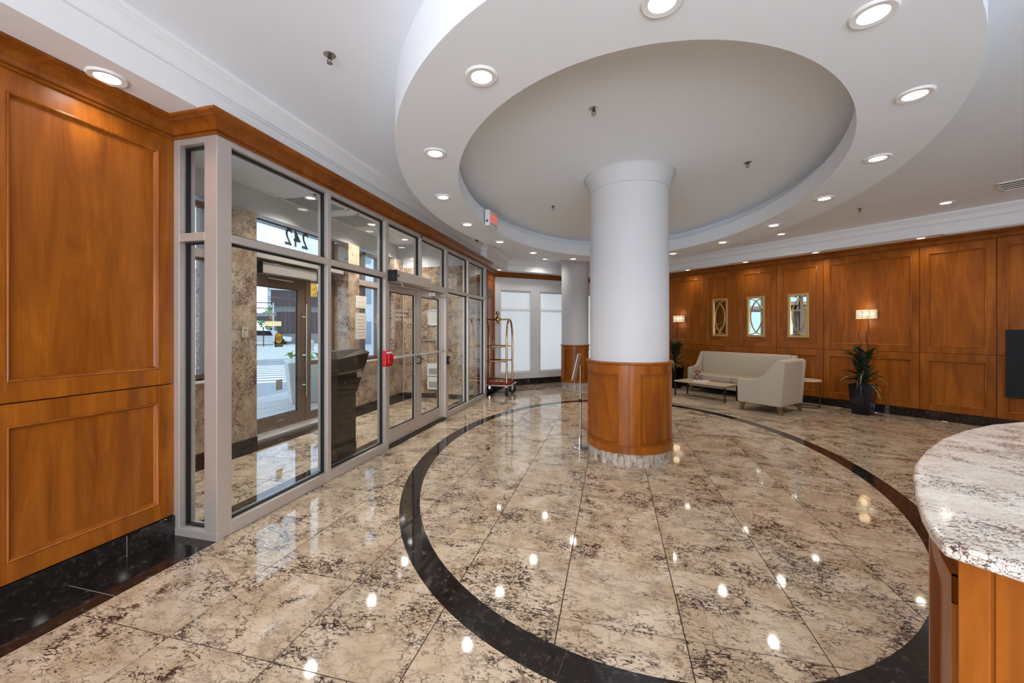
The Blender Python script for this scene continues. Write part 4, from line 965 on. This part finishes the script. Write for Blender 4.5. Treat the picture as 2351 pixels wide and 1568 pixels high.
c_ = uv(742, 52); bld('street_building', 'brown street block with dark shopfront behind the traffic light', (*c_, 0), math.radians(35), 6.0, 5, 6.5, DCONC, DCONC2, 3, 2)
c_ = uv(400, 26); bld('street_building', 'pale brick building seen through the left street window', (*c_, 0), math.radians(14), 6, 4, 5.2, PALEB, TOWER, 4, 4)
c_ = uv(890, 26); bld('street_building', 'pale rendered building seen through the right street window', (*c_, 0), math.radians(14), 6, 5, 9.5, mat('pale_render', (.62, .66, .68), .8), TOWER, 4, 4)
# overhead scaffold walkway
sfo = thing('scaffold_walkway', 'steel scaffold walkway with railings over the far sidewalk', 'scaffold', (*uv(604, 36), 0), math.radians(38))
MB().box(-3.5, 1.0, -.8, .8, 2.30, 2.70).build('deck', DCONC2, sfo); MB().box(-3.5, 1.0, -.85, -.8, 2.72, 2.95).build('toe_board', DCONC, sfo)
for z in (3.40, 3.88): MB().tube([(-3.5, -.8, z), (.9, -.8, z)], .04, 6).build('rail', DKMET, sfo)
for x in (-3.4, -1.3, .9): MB().tube([(x, -.8, 0), (x, -.8, 3.9)], .05, 6).build('post', STEEL, sfo)
sgn = thing('lit_street_sign', 'warm lit shop sign under the scaffold walkway', 'sign', (*uv(627, 34), 1.7), math.radians(38))
MB().box(-.6, .6, -.1, .1, .1, .5).build('sign_box', mat('warm_sign', (.9, .62, .3), .5, emit=(1, .72, .35), es=.25), sgn); MB().tube([(-.7, 0, -1.7), (-.7, 0, .0)], .04, 6).build('sign_post', DKMET, sgn)
# parked car
car = thing('parked_car', 'white car parked across the street under the scaffold', 'car', (*uv(612, 38), .0), math.radians(38))
MB().extrude([(-2.1, -.85, .35), (2.1, -.85, .35), (2.15, -.85, .75), (1.3, -.85, .88), (.7, -.85, 1.42), (-1.1, -.85, 1.45), (-1.7, -.85, .95), (-2.15, -.85, .9)], (0, 1.7, 0)).build('body', CARW, car, bevel=.06)
MB().extrude([(.62, -.87, .93), (.42, -.87, 1.36), (-1.0, -.87, 1.38), (-1.45, -.87, .95)], (0, 1.74, 0)).build('side_glass', SCR, car)
for x in (-1.3, 1.3):
    for y in (-.85, .85): MB().tube([(x, y - .1, .33), (x, y + .1, .33)], .33, 16).build('wheel', RUBT, car)
# traffic light
tl_ = thing('traffic_light', 'yellow traffic signal on a pole beyond the side glass', 'traffic light', (*uv(716, 22), -.02), math.radians(30))
MB().tube([(-.15, .2, 0), (-.15, .2, 4.9)], .07, 8).build('pole', DKMET, tl_); MB().box(-.05, .25, -.16, .12, 3.35, 4.35).build('signal_box', mat('signal_yellow', (.75, .36, .01), .4), tl_)
for z in (3.55, 3.85, 4.15): MB().tube([(.10, -.15, z), (.10, -.30, z)], .11, 10).build('visor', MATS['signal_yellow'], tl_)
hy_ = thing('fire_hydrant', 'pale hydrant standing on the far kerb', 'hydrant', (*uv(716, 27), 0)); MB().lathe([(.16, 0), (.16, .08), (.11, .1), (.11, .55), (.14, .58), (.12, .72), (.03, .82)], n=14).build('barrel', CONC, hy_, smooth=40)
MB().tube([(-.2, 0, .45), (.2, 0, .45)], .06, 8).build('outlet', CONC, hy_)
# street planter
pl = thing('street_planter', 'grey concrete planter with green shrubs outside the street door', 'planter', (-6.35, 7.35, -.012), math.radians(48))
MB().loft([[(-.42, -.42, 0), (.9, -.42, 0), (.9, .42, 0), (-.42, .42, 0)], [(-.50, -.50, .86), (.98, -.50, .86), (.98, .50, .86), (-.50, .50, .86)]]).build('box', CONC, pl, bevel=.02)
lf = blade_mesh('leaf', .17, .05, .5, GREENL, 4); R = random.Random(9)
for k in range(70): inst(lf, 'leaf', pl, (R.uniform(-.42, .9), R.uniform(-.42, .42), R.uniform(.84, 1.0)), rot=(0, -R.uniform(.1, 1.2), R.uniform(0, 6.28)))
tree = thing('street_tree', 'leafy green tree behind the scaffold walkway', 'tree', (*uv(622, 60), 0))
MB().tube([(0, 0, 0), (0, 0, 2.2)], .15, 8).build('trunk', TWIG, tree)
cr_ = MB(); R = random.Random(4)
for k in range(260):
    a, b, r_ = R.uniform(0, 6.28), R.uniform(-1, 1), 1.7 * R.random() ** .4; c = math.sqrt(1 - b * b); x, y, z = r_ * c * math.cos(a), r_ * c * math.sin(a), 3.0 + r_ * b
    s_ = .28; d1_ = Vector((R.uniform(-1, 1), R.uniform(-1, 1), R.uniform(-1, 1))).normalized(); d2_ = d1_.orthogonal().normalized(); p_ = Vector((x, y, z))
    cr_.add([p_ - d1_ * s_, p_ - d2_ * s_ * .5, p_ + d1_ * s_, p_ + d2_ * s_ * .5], [(0, 1, 2, 3)])
cw_ = cr_.build('crown', GREENL, tree); cw_['kind'] = 'stuff'
